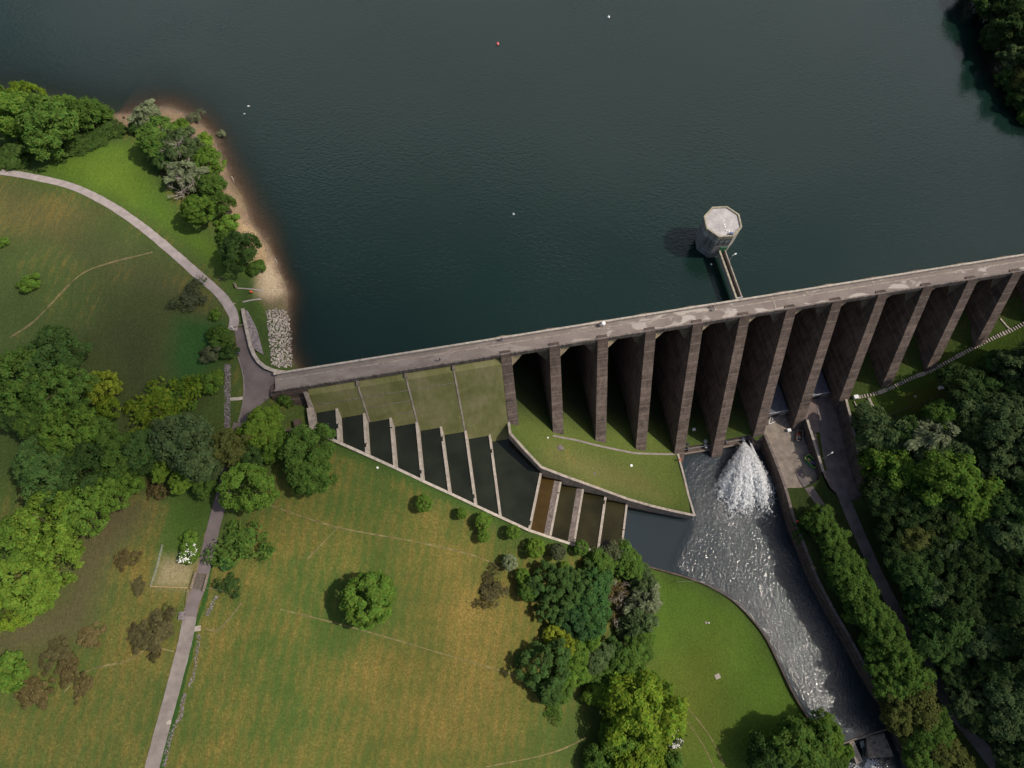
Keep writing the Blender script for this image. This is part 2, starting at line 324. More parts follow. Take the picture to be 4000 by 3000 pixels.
# ------------------------------------------------------------------ triangulated sheets
def inside(P, poly):
    x, y = P[:, 0], P[:, 1]; r = np.zeros(len(P), bool); n = len(poly)
    for i in range(n):
        x1, y1 = poly[i][:2]; x2, y2 = poly[(i+1) % n][:2]
        c = ((y1 > y) != (y2 > y)) & (x < (x2-x1)*(y-y1)/((y2-y1) or 1e-9)+x1); r ^= c
    return r
def edge_dist(P, poly, closed=True):
    d = np.full(len(P), 1e9); n = len(poly)
    for i in range(n if closed else n-1):
        a = np.array(poly[i][:2]); b = np.array(poly[(i+1) % n][:2]); ab = b-a
        t = np.clip(((P[:, :2]-a) @ ab)/max(ab @ ab, 1e-9), 0, 1); d = np.minimum(d, np.linalg.norm(P[:, :2]-(a+t[:, None]*ab), axis=1))
    return d
def resample(poly, step, closed=True):
    out = []; n = len(poly)
    for i in range(n if closed else n-1):
        a = np.array(poly[i], float); b = np.array(poly[(i+1) % n], float); k = max(1, int(np.linalg.norm((b-a)[:2])/step))
        out += [a+(b-a)*j/k for j in range(k)]
    if not closed: out.append(np.array(poly[-1], float))
    return out
def sheet(polys, pts, keep=None):
    """constrained triangulation of points with closed outlines; keep(face centres) -> mask"""
    V = [Vector(p[:2]) for p in pts]; E = []
    for pl in polys:
        b = len(V); V += [Vector(p[:2]) for p in pl]; E += [(b+i, b+(i+1) % len(pl)) for i in range(len(pl))]
    v, e, f, *_ = delaunay_2d_cdt(V, E, [], 0, 1e-4)
    P = np.array([(a.x, a.y) for a in v]); Fc = np.array([t for t in f if len(t) == 3])
    if keep is not None: Fc = Fc[keep(P[Fc].mean(1))]
    return P, Fc
def sheet_mesh(name, P3, Fc, mat):
    used = np.unique(Fc); mp = -np.ones(len(P3), int); mp[used] = np.arange(len(used))
    me = bpy.data.meshes.new(name); T = mp[Fc]
    a, b, c = P3[Fc[:, 0]], P3[Fc[:, 1]], P3[Fc[:, 2]]; flip = np.cross(b-a, c-a)[:, 2] < 0; T[flip] = T[flip][:, ::-1]
    me.from_pydata(P3[used].tolist(), [], T.tolist()); me.materials.append(mat); me.polygons.foreach_set('use_smooth', [True]*len(T)); me.update()
    return me, used
def grid_pts(poly, step, jit=.25):
    A = np.array([p[:2] for p in poly]); lo, hi = A.min(0), A.max(0)
    g = np.stack(np.meshgrid(np.arange(lo[0], hi[0], step), np.arange(lo[1], hi[1], step)), -1).reshape(-1, 2); g += rng.uniform(-jit, jit, g.shape)*step
    return g[inside(g, poly) & (edge_dist(g, poly) > step*.4)]
def drape(name, pxpoly, off, mat, step=1.2, hfun=None, world=False):
    poly = [np.array(p, float) for p in pxpoly] if world else [gpx(x, y) for x, y in pxpoly]
    poly = resample(poly, step); P, Fc = sheet([poly], grid_pts(poly, step), lambda c: inside(c, poly))
    z = (hts(P) if hfun is None else hfun(P))+off
    me, _ = sheet_mesh(name, np.column_stack([P, z]), Fc, mat); return link(name, me)
def spline(pts, step=1.0):
    pts = [np.array(p, float) for p in pts]; out = []
    for i in range(len(pts)-1):
        p0, p1, p2, p3 = pts[max(i-1, 0)], pts[i], pts[i+1], pts[min(i+2, len(pts)-1)]; k = max(1, int(np.linalg.norm(p2-p1)/step))
        for j in range(k):
            t = j/k; out.append(.5*((2*p1)+(-p0+p2)*t+(2*p0-5*p1+4*p2-p3)*t*t+(-p0+3*p1-3*p2+p3)*t**3))
    return out+[pts[-1]]
def ribbon(name, pxs, width, off, mat, step=1.0, nx=4, wob=0.0):
    c = spline([gpx(x, y) for x, y in pxs], step); w = width if hasattr(width, '__len__') else [width, width]; vs = []; fs = []; L = len(c)
    for i, p in enumerate(c):
        t = c[min(i+1, L-1)]-c[max(i-1, 0)]; t[2] = 0; t /= np.linalg.norm(t)+1e-9; s = np.array([-t[1], t[0], 0]); ww = (w[0]+(w[1]-w[0])*i/(L-1))*(1+wob*random.uniform(-1, 1))
        vs += [p+s*ww*(k/nx-.5) for k in range(nx+1)]
    V = np.array(vs); V[:, 2] = hts(V)+off
    for i in range(L-1):
        for k in range(nx): a = i*(nx+1)+k; fs.append((a, a+1, a+nx+2, a+nx+1))
    me = bpy.data.meshes.new(name); me.from_pydata(V.tolist(), [], fs); me.materials.append(mat); me.update(); return link(name, me)
def wall_mesh(mb, pts, thick, bottom, mi=0, step=2.0, smooth=True, cap=None):
    """pts: top centre line (world); bottom: depth below the top, or absolute list"""
    c = spline(pts, step) if smooth else resample(pts, step, False); L = len(c); rows = []
    for i, p in enumerate(c):
        t = c[min(i+1, L-1)]-c[max(i-1, 0)]; t = t.copy(); t[2] = 0; t /= np.linalg.norm(t)+1e-9; s = np.array([-t[1], t[0], 0])*thick/2
        zb = p[2]-bottom; rows.append([p+s, p-s, np.array([*(p-s)[:2], zb]), np.array([*(p+s)[:2], zb])])
    vs = [q for r in rows for q in r]; fs = [(3, 2, 1, 0), tuple(4*(L-1)+k for k in range(4))]
    for i in range(L-1):
        for k in range(4): fs.append((4*i+k, 4*i+(k+1) % 4, 4*i+4+(k+1) % 4, 4*i+4+k))
    mb.add(vs, fs, mi); return mb

# ------------------------------------------------------------------ spillway plan
ZK = [-8.6-2.92*k for k in range(7)]+[-28.6, -33.5, -38.0, -42.5, -46.6]     # pool levels
UE = [-45.0, -38.5, -32.0, -25.4, -19.1, -12.5, -5.8]                        # weirs at the foot of the chute
WA = [dm(UE[k], BAT*(-ZK[k])-.3, ZK[k]+.35) for k in range(7)]               # weir, upper end
WBpx = [(1322,1722),(1431,1771),(1541,1822),(1648,1873),(1755,1922),(1857,1970),(1954,2017)]
WB = [at(x, y, ZK[k]+.35) for k, (x, y) in enumerate(WBpx)]
LW = [((2112,1848),(2067,2066),-28.3),((2190,1882),(2150,2092),-33.2),((2278,1908),(2243,2120),-37.7),((2366,1938),(2336,2151),-42.2),((2449,1966),(2424,2172),-46.3)]
LWA = [at(*a, z) for a, b, z in LW]; LWB = [at(*b, z) for a, b, z in LW]
OUT_TOP = [at(x, y, z) for x, y, z in [(1222,1682,-7.4),(1264,1702,-7.6),(1330,1731,-7.8),(1440,1780,-10.5),(1548,1829,-13.4),(1655,1880,-16.4),(1762,1929,-19.3),(1863,1977,-22.2),(1960,2022,-25.2),(2068,2072,-27.7),(2150,2099,-32.3),(2245,2129,-36.8),(2342,2160,-41.3),(2425,2182,-45.2),(2480,2198,-47.3),(2530,2213,-48.6)]]
IN_TOP = [at(x, y, z) for x, y, z in [(1986,1640,-22.3),(1993,1692,-22.8),(2050,1756,-23.6),(2114,1824,-24.5),(2202,1858,-28.6),(2325,1902,-35),(2456,1950,-41.8),(2547,1976,-43.8),(2618,1993,-44.8),(2713,2013,-45.4)]]
BANK_TOP = [at(x, y, z) for x, y, z in [(2713,2013,-45.4),(2690,1935,-45.9),(2668,1845,-46.3),(2645,1760,-46.6)]]
RIV_L = [at(x, y, -48.8) for x, y in [(2530,2213),(2620,2237),(2700,2262),(2800,2303),(2890,2368),(2980,2472),(3035,2575),(3090,2690),(3155,2800),(3230,2875)]]
RIV_R = [at(x, y, z) for x, y, z in [(2987,1695,-44.6),(3030,1800,-44.6),(3068,1905,-44.7),(3105,2035,-44.8),(3150,2150,-44.9),(3195,2265,-45.1),(3258,2385,-45.2),(3335,2520,-45.4),(3425,2690,-45.8),(3500,2800,-46.3),(3570,2950,-47)]]
xy = lambda L: [np.array(p[:2]) for p in L]
CHUTE_L, CHUTE_R = -50.6, .1
basin = [dm(CHUTE_L, -1, 0)[:2], dm(CHUTE_R, -1, 0)[:2]] + xy(IN_TOP) + xy(LWA[4:5])[:0]
riverpoly = xy(BANK_TOP[::-1])[::-1]
# one hole: chute, pools and river together
hole = [dm(CHUTE_L, 0, 0)[:2], dm(CHUTE_R, 0, 0)[:2]] + xy(spline(IN_TOP, 3)) + xy(BANK_TOP[1:]) + [dm(52.5, 27, 0)[:2], dm(53, 21.5, 0)[:2], dm(77, 21.5, 0)[:2], dm(78.5, 24, 0)[:2]] \
     + xy(spline(RIV_R, 3)) + [at(3560, 3150, -54)[:2], at(3250, 3150, -54)[:2]] + xy(spline(RIV_L, 3))[::-1] + xy(OUT_TOP)[::-1]
yard = [dm(77.5, 4, 0)[:2], dm(104.5, 4, 0)[:2], dm(104, 16, 0)[:2]] + xy([at(x, y, -41) for x, y in [(3215,1490)]])[:0]
W1 = [at(x, y, z) for x, y, z in [(3153,1640,-40.3),(3172,1700,-40.6),(3194,1770,-40.9),(3216,1842,-41.3)]]      # wall between yard and access road
W2 = [at(x, y, z) for x, y, z in [(3305,1560,-34.2),(3330,1660,-34.6),(3352,1760,-35.3),(3372,1850,-36.4),(3384,1900,-37.2)]]
u1 = float((np.array([*W1[0][:2], 0])-O) @ D)
yardpoly = xy(RIV_R[:3]) + [at(3140, 1905, YARD)[:2], at(3190, 1880, YARD)[:2]] + xy(W1[::-1]) + [dm(91.5, 15, 0)[:2], dm(91.5, 0, 0)[:2], dm(78.5, 0, 0)[:2], dm(78.5, 22, 0)[:2]]
terrpoly = xy(W1) + [at(3240, 1905, -42.6)[:2], at(3300, 1960, -42.8)[:2], at(3400, 1945, -42)[:2]] + xy(W2[::-1]) + [dm(104.5, 12, 0)[:2], dm(104.5, 0, 0)[:2], dm(91.5, 0, 0)[:2], dm(91.5, 15, 0)[:2]]
holes = [resample(hole, 2.5), resample(yardpoly, 2.5), resample(terrpoly, 2.5)]

# ------------------------------------------------------------------ ground sheet
def build_ground():
    near = [(-175, -70), (185, -70), (230, 215), (-230, 215)]
    g = np.stack(np.meshgrid(np.arange(-235, 235, 1.45), np.arange(-75, 215, 1.45)), -1).reshape(-1, 2); g += rng.uniform(-.4, .4, g.shape)
    u = (g-O[:2]) @ D[:2]; n = (g-O[:2]) @ N[:2]
    z = hts(g)
    far = (z < -12) & (n < -8)
    kp = inside(g, near) & ~(far & (rng.random(len(g)) > .06))
    g = g[kp]
    c = np.stack(np.meshgrid(np.arange(-900, 901, 30.), np.arange(-700, 1001, 30.)), -1).reshape(-1, 2)
    c = c[~inside(c, [(-232, -80), (232, -80), (232, 218), (-232, 218)])]
    pts = np.vstack([g, c])
    for pl in holes: pts = pts[edge_dist(pts, pl) > .5]
    def keep(cn):
        m = np.ones(len(cn), bool)
        for pl in holes: m &= ~inside(cn, pl)
        return m
    P, Fc = sheet(holes, pts, keep)
    z = hts(P)
    r = np.hypot(P[:, 0], P[:, 1]-80); z = np.where(r > 420, np.clip(z, -25, 30), z)
    P3 = np.column_stack([P, z]); me, used = sheet_mesh('ground', P3, Fc, M['ground'])
    Q = P3[used]; C = np.zeros((len(Q), 4)); C[:] = (.060, .090, .022, .55)
    def reg(pxs, col, soft=3.0, k=1.0, world=None):
        poly = world if world is not None else [gpx(x, y) for x, y in pxs]
        poly = [p[:2] for p in poly]; d = edge_dist(Q, poly); s = np.where(inside(Q, poly), d, -d)
        m = np.clip(s/soft*.5+.5, 0, 1)*k; m = m*m*(3-2*m); C[:] = C*(1-m[:, None])+np.array(col)*m[:, None]
    # meadows
    reg([(950,1950),(1300,1760),(2080,2110),(2350,2230),(2150,2700),(2250,3050),(500,3100),(820,2300)], (.068, .100, .022, .74), 10)
    reg([(1500,2150),(1900,2200),(2050,2500),(2000,2950),(1450,3000),(1350,2550)], (.080, .096, .022, .90), 14)
    reg([(850,2900),(1150,2300),(1350,2500),(1200,3050)], (.066, .102, .022, .70), 12)
    reg([(1200,2250),(1500,2200),(1560,2420),(1300,2480)], (.050, .085, .018, .30), 10)
    reg([(600,2000),(720,2020),(680,2280),(800,2300),(560,3050),(-200,3050),(-200,2650),(300,2350),(420,2000)], (.072, .100, .024, .78), 10)
    reg([(-200,700),(450,800),(760,1060),(880,1220),(840,1300),(650,1280),(500,1800),(-200,1750)], (.062, .090, .026, .46), 9)
    reg([(250,900),(760,1080),(880,1200),(700,1250),(420,1120)], (.080, .088, .034, .64), 10)
    reg([(-50,700),(400,830),(250,930),(-50,900)], (.10, .095, .035, .72), 9)
    reg([(420,1100),(660,1200),(700,1400),(560,1650),(250,1350)], (.048, .062, .022, .22), 10)
    reg([(690,1240),(870,1260),(880,1400),(800,1520),(700,1560),(670,1400)], (.030, .082, .020, 0), 3)
    reg([(690,1560),(880,1400),(890,1950),(800,2000),(700,1900)], (.050, .075, .020, .12), 5)
    reg([(640,1920),(850,1950),(780,2140),(640,2180)], (.050, .092, .016, .10), 4)
    reg([(630,2180),(770,2190),(740,2300),(600,2290)], (.24, .20, .11, .3), 2)
    reg([(340,2000),(440,1900),(600,1980),(430,2200),(330,2480),(100,2560),(-50,2560),(-50,2480),(250,2330)], (.088, .074, .036, .30), 6)
    # bright banks by the lake
    reg([(130,690),(320,540),(500,560),(600,700),(700,850),(900,1000),(1010,1060),(1030,1180),(1060,1290),(960,1240),(880,1080),(700,930),(430,760)], (.070, .125, .016, .06), 4)
    reg([(250,640),(480,590),(560,720),(520,800),(360,720)], (.095, .150, .018, .03), 5)
    reg([(880,1040),(1010,1090),(1020,1290),(950,1230)], (.045, .075, .020, .05), 3)
    reg([(0,500),(420,500),(450,540),(280,580),(120,660),(0,660)], (.040, .068, .018, .05), 4)
    # beach and wet margin
    beach = [gpx(x, y) for x, y in [(445,436),(560,418),(680,424),(770,466),(835,540),(900,700),(990,880),(1085,1020),(1128,1150),(1132,1215),(1060,1210),(1020,1165),(1000,1050),(930,930),(880,800),(820,690),(760,590),(660,500),(500,500),(445,470)]]
    reg(None, (.235, .165, .105, 0), 1.2, 1, beach)
    reg([(1010,1040),(1060,1020),(1125,1145),(1060,1170),(1005,1150)], (.42, .33, .22, 0), 2.0)
    reg([(920,850),(990,880),(1060,1000),(1010,1040),(950,930)], (.36, .26, .15, 0), 2.0)
    reg([(1040,1180),(1130,1150),(1135,1240),(1090,1260),(1050,1230)], (.14, .12, .065, 0), 2.0)
    reg([(1000,1260),(1060,1260),(1070,1430),(1030,1420)], (.045, .075, .02, .1), 2)
    bed = (Q[:, 2] < WATER-.15) & ((Q[:, :2]-O[:2]) @ N[:2] < 0); C[bed] = (.105, .062, .038, 0); bl = bed & (Q[:, 0] < beach[0][0]+2); C[bl] = (.028, .034, .020, 0)
    sh = (np.abs(Q[:, 2]-WATER) < .35) & (Q[:, 0] < -40) & (Q[:, 1] > 60); sh &= Q[:, 0] > beach[0][0]; C[sh] = C[sh]*.4+np.array((.15, .10, .075, 0))*.6
    # mown grass of the river lawn and dam foot
    reg([(2480,2225),(2700,2280),(2900,2390),(3050,2620),(3200,2850),(3050,2900),(2700,3100),(2560,2700),(2520,2400)], (.074, .130, .018, .10), 4)
    reg([(2560,2600),(2800,2500),(2850,2900),(2650,3000)], (.088, .110, .018, .30), 12)
    reg([(2000,1690),(2110,1800),(2700,2000),(2640,1770),(2560,1400),(2000,1400)], (.082, .108, .024, .26), 2)
    reg([(2150,1740),(2500,1850),(2600,1950),(2300,1880),(2120,1800)], (.115, .115, .038, .42), 5)
    reg(None, (.030, .040, .014, 0), 5, .9, [dm(-1, 9, 0), dm(14, 10, 0), dm(52, 15, 0), dm(80, 15, 0), dm(80, -30, 0), dm(-1, -30, 0)])  # bay ground darkened, buttress shade put into the colour
    reg([(3330,1560),(3900,1280),(4200,1150),(4200,1330),(3700,1570),(3390,1700),(3380,1880)], (.055, .092, .014, .06), 3)
    reg([(3560,1560),(3720,1500),(3680,1560),(3560,1590)], (.12, .11, .02, .2), 5)
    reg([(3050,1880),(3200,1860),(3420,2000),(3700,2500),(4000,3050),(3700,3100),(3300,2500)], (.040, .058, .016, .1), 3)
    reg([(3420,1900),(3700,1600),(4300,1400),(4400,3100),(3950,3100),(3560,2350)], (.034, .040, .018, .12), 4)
    reg([(3700,-100),(4600,-100),(4600,900),(3950,600)], (.035, .045, .018, .1), 4)
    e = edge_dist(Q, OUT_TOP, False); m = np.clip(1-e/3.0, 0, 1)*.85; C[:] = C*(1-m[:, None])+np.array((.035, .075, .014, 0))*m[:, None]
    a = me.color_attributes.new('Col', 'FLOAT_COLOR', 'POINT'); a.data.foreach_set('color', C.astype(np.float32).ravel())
    return tag(link('ground', me), kind='structure')
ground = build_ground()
for pl in holes:
    mb = MB(); k = len(pl); A_ = np.array([q[:2] for q in pl]); z_ = hts(A_)+.02; vs = [(*a, b) for a, b in zip(A_, z_)]+[(*a, -60) for a in A_]
    mb.add(vs, [(i, (i+1) % k, k+(i+1) % k, k+i) for i in range(k)]); tag(mb.build('earth_bank', M['dark_concrete']), kind='structure')

# ------------------------------------------------------------------ lake
def build_lake():
    us = np.concatenate([np.arange(-420, -190, 20), np.arange(-190, -35, 1.6), np.arange(-35, 180, 12), np.arange(180, 521, 30)])
    ms = np.concatenate([np.arange(4.75, 150, 1.6), np.arange(150, 520, 20)])
    U, Mm = np.meshgrid(us, ms); P = O[None]+U.reshape(-1, 1)*D-Mm.reshape(-1, 1)*N; P[:, 2] = WATER
    nu = len(us); fs = [(j*nu+i, j*nu+i+1, (j+1)*nu+i+1, (j+1)*nu+i) for j in range(len(ms)-1) for i in range(nu-1)]
    me = bpy.data.meshes.new('water'); me.from_pydata(P.tolist(), [], fs); me.materials.append(M['lake'])
    dep = np.maximum(WATER-hts(P), 0); cov = 1-np.exp(-dep/2.6); cov = np.clip(.10+.90*cov, 0, 1)
    a = me.attributes.new('cover', 'FLOAT', 'POINT'); a.data.foreach_set('value', cov.astype(np.float32)); me.update()
    return tag(link('water', me), kind='structure')
build_lake()

# ------------------------------------------------------------------ dam
dam = empty('dam', tuple(dm(65, 0, -49)), 'long concrete buttress dam with a road along its crest holding back the reservoir', 'dam')
dam_inv = Vector(dam.location)
def dpart(mb, name, mats, parent=dam, smooth=False):
    mb2 = mb; me = mb2.mesh(name, mats, smooth); me.transform(Matrix.Translation(-dam_inv)); return link(name, me, None, parent)
UL, UR = -58.5, 230.0
def prism(u0, u1, sec, mb=None, mi=0):
    """extrude a section [(n, z)] along the dam"""
    mb = mb or MB(); k = len(sec); vs = [dm(u0, n, z) for n, z in sec]+[dm(u1, n, z) for n, z in sec]
    fs = [tuple(range(k)), tuple(range(k, 2*k))[::-1]]+[(i, i+k, (i+1) % k+k, (i+1) % k) for i in range(k)]
    return mb.add(vs, fs, mi)
dpart(prism(UL, UR, [(-.36, -1.0), (-3.45, -1.0), (-3.45, -1.7), (-.36, -1.7)]), 'road_deck', M['deck'])
dpart(prism(UL, UR, [(-3.45, -.86), (-4.58, -.86), (-4.58, -1.7), (-3.45, -1.7)]), 'footway', M['deck'])
mb = prism(UL, UR, [(-4.58, .12), (-5.0, .12), (-5.0, -6), (-4.58, -6)]); prism(UL, UR, [(-4.52, .22), (-5.06, .22), (-5.06, .123), (-4.52, .123)], mb)
o = dpart(mb, 'upstream_parapet', M['coping'])
mb = prism(UL, UR, [(0, 0), (-.36, 0), (-.36, -1.9), (0, -1.9)])
for u in np.arange(UL, 170, .8): prism(u, u+.36, [(.003, -.12), (.06, -.12), (.06, -1.8), (.003, -1.8)], mb)
dpart(mb, 'downstream_parapet', M['fascia'])
o = prism(75.6, 75.85, [(-.37, -.985), (-4.57, -.84), (-4.57, -.86), (-.37, -.995)]); dpart(o, 'movement_joint', M['coping'])
dpart(prism(UL, UR, [(-3.3, -.97), (-3.44, -.84), (-3.56, -.84), (-3.56, -1.2), (-3.3, -1.2)]), 'kerb', M['concrete'])
toes = [-23.2,-29.3,-35.7,-41.9,-47.9,-50.5,-46.1,-45.3,-39,-33.6,-30,-23.7,-17,-11,-6]
for i, tz in enumerate(toes):
    u0 = i*13.0+1.42; mb = MB(); zb = tz-5; zt = -.3
    hw = lambda z: 1.42+.30*(-z)/49
    
    L = [0, .25, .5, .75, 1]
    rows = []
    for k in L:
        z = zt+(zb-zt)*k; w = hw(z); nb = -3.2-.45*(-z); zz = z if k else -1.74
        rows.append([dm(u0-w, BAT*(-z), z), dm(u0+w, BAT*(-z), z), dm(u0+w, nb, zz), dm(u0-w, nb, zz)])
    for a, b in zip(rows[:-1], rows[1:]): mb.hexa(b, a)
    wb = dpart(mb, 'buttress', M['buttress'])
    mb = MB(); zt2 = -1.72; ring = []
    for z in (zb, zt2):
        nb = -1.0-.40*(-z); g_ = 6.5
        ring.append([dm(u0-1.3, nb, z), dm(u0-g_, nb-3.0, z), dm(u0-g_, nb-4.0, z), dm(u0, nb-4.6, z), dm(u0+g_, nb-4.0, z), dm(u0+g_, nb-3.0, z), dm(u0+1.3, nb, z)])
    mb.hexa(ring[0], ring[1]); dpart(mb, 'head', M['bay'], wb)
    for sd, mt in ((-1, M['bay']), (1, M['corbel'])):  # sunlit right corbel painted pale, shaded and stained left one dark
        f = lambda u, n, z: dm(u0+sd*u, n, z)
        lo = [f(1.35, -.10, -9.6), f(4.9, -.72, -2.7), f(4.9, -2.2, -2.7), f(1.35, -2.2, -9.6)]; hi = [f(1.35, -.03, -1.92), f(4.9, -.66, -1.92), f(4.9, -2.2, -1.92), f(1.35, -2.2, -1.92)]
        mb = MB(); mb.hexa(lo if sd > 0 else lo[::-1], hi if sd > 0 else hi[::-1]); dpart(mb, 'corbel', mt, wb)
# spillway bridge piers under the crest
for u in (-37.75, -25.2, -12.6):
    mb = prism(u-.35, u+.35, [(-4.5, -1.7), (.85, -1.75), (1.25, -2.3), (.6, -3.2), (-4.5, -3.2)]); dpart(mb, 'bridge_pier', M['fascia'])
mb = prism(-60, -50.7, [(-4.6, -1.75), (.35, -1.75), (.9, -4.2), (1.8, -5.6), (2.6, -8), (2.6, -14), (-4.6, -14)]); dpart(mb, 'abutment', M['brown'])

# ------------------------------------------------------------------ spillway
sp = empty('spillway', tuple(dm(-25, 8, -14)), 'stepped spillway with a green algae covered chute and a stair of dark pools', 'spillway'); sp_inv = Vector(sp.location)
def spart(mb, name, mats, parent=sp, smooth=False):
    me = mb.mesh(name, mats, smooth); me.transform(Matrix.Translation(-sp_inv)); return link(name, me, None, parent)
ub = [CHUTE_L]+UE+[CHUTE_R]
mb = MB()
for k in range(8):
    z1 = ZK[k]-1.2; a, b = ub[k]-.02, ub[k+1]+.02
    prof = [(-3.0, -2.5), (-1.0, -2.25), (.4, -2.3)]+[(BAT*(-z), z) for z in np.linspace(-2.9, z1, 6)]
    for (n0, z0), (n1, z1_) in zip(prof[:-1], prof[1:]):
        mb.add([dm(a, n0, z0), dm(b, n0, z0), dm(b, n1, z1_), dm(a, n1, z1_)], [(0, 1, 2, 3)])
spart(mb, 'chute', M['chute'])
for u in (-37.75, -25.2, -12.6):
    k = sum(1 for q in UE if q < u); mb = MB(); lo = []; hi = []
    z1 = ZK[k]+.1
    mb.hexa([dm(u-.22, BAT*2.6, -2.7), dm(u+.22, BAT*2.6, -2.7), dm(u+.22, BAT*-z1, z1-.1), dm(u-.22, BAT*-z1, z1-.1)], [dm(u-.22, BAT*2.6+.1, -2.45), dm(u+.22, BAT*2.6+.1, -2.45), dm(u+.22, BAT*-z1+.08, z1+.06), dm(u-.22, BAT*-z1+.08, z1+.06)]); spart(mb, 'chute_joint', M['concrete'])
for z, a, b in ((-6.2, -50.2, -13), (-13.3, -30.5, -24), (-9.6, -38, -25.5)):
    mb = MB(); mb.hexa([dm(a, BAT*-z-.06, z+.06), dm(b, BAT*-z-.06, z+.06), dm(b, BAT*-z+.06, z-.06), dm(a, BAT*-z+.06, z-.06)], [dm(a, BAT*-z-.02, z+.1), dm(b, BAT*-z-.02, z+.1), dm(b, BAT*-z+.1, z-.02), dm(a, BAT*-z+.1, z-.02)]); spart(mb, 'crack_line', M['fascia'])
def weir(A, B, zt, zlow, w, notch, up=0.0):
    A = A.copy(); B = B.copy(); A[2] = B[2] = zt; d = B-A; L = np.linalg.norm(d); d /= L; s = np.array([-d[1], d[0], 0])   # s points down the stair (east) when walking south? fixed below
    if s @ D < 0: s = -s
    mb = MB(); cuts = sorted(notch); segs = []; t = 0.0
    for c, cl in cuts: segs += [(t, c, 0), (c, c+cl, .75)]; t = c+cl
    segs.append((t, 1.0, 0))
    for a, b, dz in segs:
        p, q = A+d*L*a, A+d*L*b; z = zt-dz
        top = [np.array([*(p-s*w/2)[:2], z]), np.array([*(q-s*w/2)[:2], z]), np.array([*(q+s*w/2)[:2], z]), np.array([*(p+s*w/2)[:2], z])]
        bot = [np.array([*(x)[:2], zlow]) for x in (p-s*(w/2+up), q-s*(w/2+up), q+s*(w/2+.25), p+s*(w/2+.25))]
        mb.hexa(bot, top)
    return spart(mb, 'weir', M['coping'])
nts = [[(.50, .14)], [(.76, .09)], [(.22, .03)], [(.84, .06)], [(.18, .07)], [(.87, .05)], [(.2, .05)]]
for k in range(7): weir(WA[k]-N*.4, WB[k], ZK[k]+.35, ZK[k+1]-2, .62, nts[k])
LZ = ZK[8:]+[RIVER]
for k in range(5):
    z = LW[k][2]
    wv = weir(LWA[k], LWB[k], z, LZ[k]-2, [.55, .6, .6, .75, .6][k], [[(.86, .08)], [(.2, .03)], [(.93, .03)], [(.08, .07)], [(.5, .02)]][k])
    if k in (1, 2):       # broad sloping apron on the upstream side
        A, B = LWA[k].copy(), LWB[k].copy(); d = (B-A)/np.linalg.norm(B-A); s = np.array([-d[1], d[0], 0]); s = s if s @ D > 0 else -s
        mb = MB(); mb.hexa([A-s*1.9+[0, 0, -1.2], B-s*1.9+[0, 0, -1.2], B-s*.33+[0, 0, -1.2], A-s*.33+[0, 0, -1.2]], [A-s*1.9+[0, 0, -.22], B-s*1.9+[0, 0, -.22], B-s*.33+[0, 0, -.06], A-s*.33+[0, 0, -.06]]); spart(mb, 'apron', M['fascia'])
mb = MB(); wall_mesh(mb, OUT_TOP, .72, 9, smooth=False); spart(mb, 'outer_wall', M['coping'])
mb = MB(); wall_mesh(mb, IN_TOP, .72, 12, smooth=False); spart(mb, 'training_wall', M['concrete'])
mb = MB(); wall_mesh(mb, BANK_TOP, .6, 7, smooth=False); spart(mb, 'bank_wall', M['coping'])
# left chute wall and its broad pier
mb = MB()
zs = [-1.95, -4.5, -7.0]
for za, zb_ in zip(zs[:-1], zs[1:]):
    f = lambda z: [dm(CHUTE_L-.9-(-z-2)*.05, BAT*-z, z+.9), dm(CHUTE_L, BAT*-z, z+.9)]
    a, b = f(za), f(zb_); mb.hexa([q-[0, 0, 6] for q in (a[0], a[1], b[1], b[0])], [a[0], a[1], b[1], b[0]])
A0 = dm(CHUTE_L-1.2, BAT*7, -6.1); pB = at(1246, 1692, -7.2)
B1_ = [dm(CHUTE_L-1.7, BAT*7.0, -6.12), dm(CHUTE_L, BAT*7.0, -6.12), dm(CHUTE_L+.35, 10.2, -7.0), dm(CHUTE_L-1.4, 10.2, -7.0)]
mb.hexa([q-[0, 0, 8] for q in B1_], B1_); spart(mb, 'side_wall', M['concrete'])
mb = MB(); P_ = [dm(CHUTE_L-5.2, 6.3, -5.7), dm(CHUTE_L-3.7, 6.3, -5.7), dm(CHUTE_L-3.4, 11.5, -6.2), dm(CHUTE_L-4.9, 11.5, -6.2)]
mb.hexa([q-[0, 0, 6] for q in P_], P_)
P_ = [dm(CHUTE_L-14.5, 8.6, -4.4), dm(CHUTE_L-5.0, 8.9, -4.9), dm(CHUTE_L-5.0, 9.6, -4.9), dm(CHUTE_L-14.5, 9.3, -4.4)]; mb.hexa([q-[0, 0, 5] for q in P_], P_); spart(mb, 'wing_wall', M['brown'])
# pool water, one sheet per pool
prevA, prevB = dm(CHUTE_L, BAT*8, 0), at(1240, 1690, -8.6)
for k in range(12):
    z = ZK[k]
    if k < 7: A, B = WA[k], WB[k]
    else: A, B = LWA[k-7], LWB[k-7]
    n_ = BAT*(-z)-.6
    if k < 7: quad = [dm(ub[k]-.1, n_, z), dm(ub[k+1]+.1, n_, z), B, prevB]
    elif k == 7: quad = [dm(ub[7]-.1, n_, z), dm(CHUTE_R, n_, z), IN_TOP[2], IN_TOP[3], A, B, prevB]
    else: quad = [prevA+(prevA-prevB)*.03, A+(A-B)*.03, B, prevB]
    poly = [np.array([*q[:2], z]) for q in quad]; c_ = sum(poly)/len(poly); poly = [c_+(q-c_)*1.012 for q in poly]
    mb = MB(); mb.add(poly, [tuple(range(len(poly)))[::-1]]); o = mb.build('water', M['pool_brown'] if k == 8 else M['pool_olive'] if k in (9, 10, 11) else M['pool']); tag(o, kind='structure')
    prevA, prevB = A, B

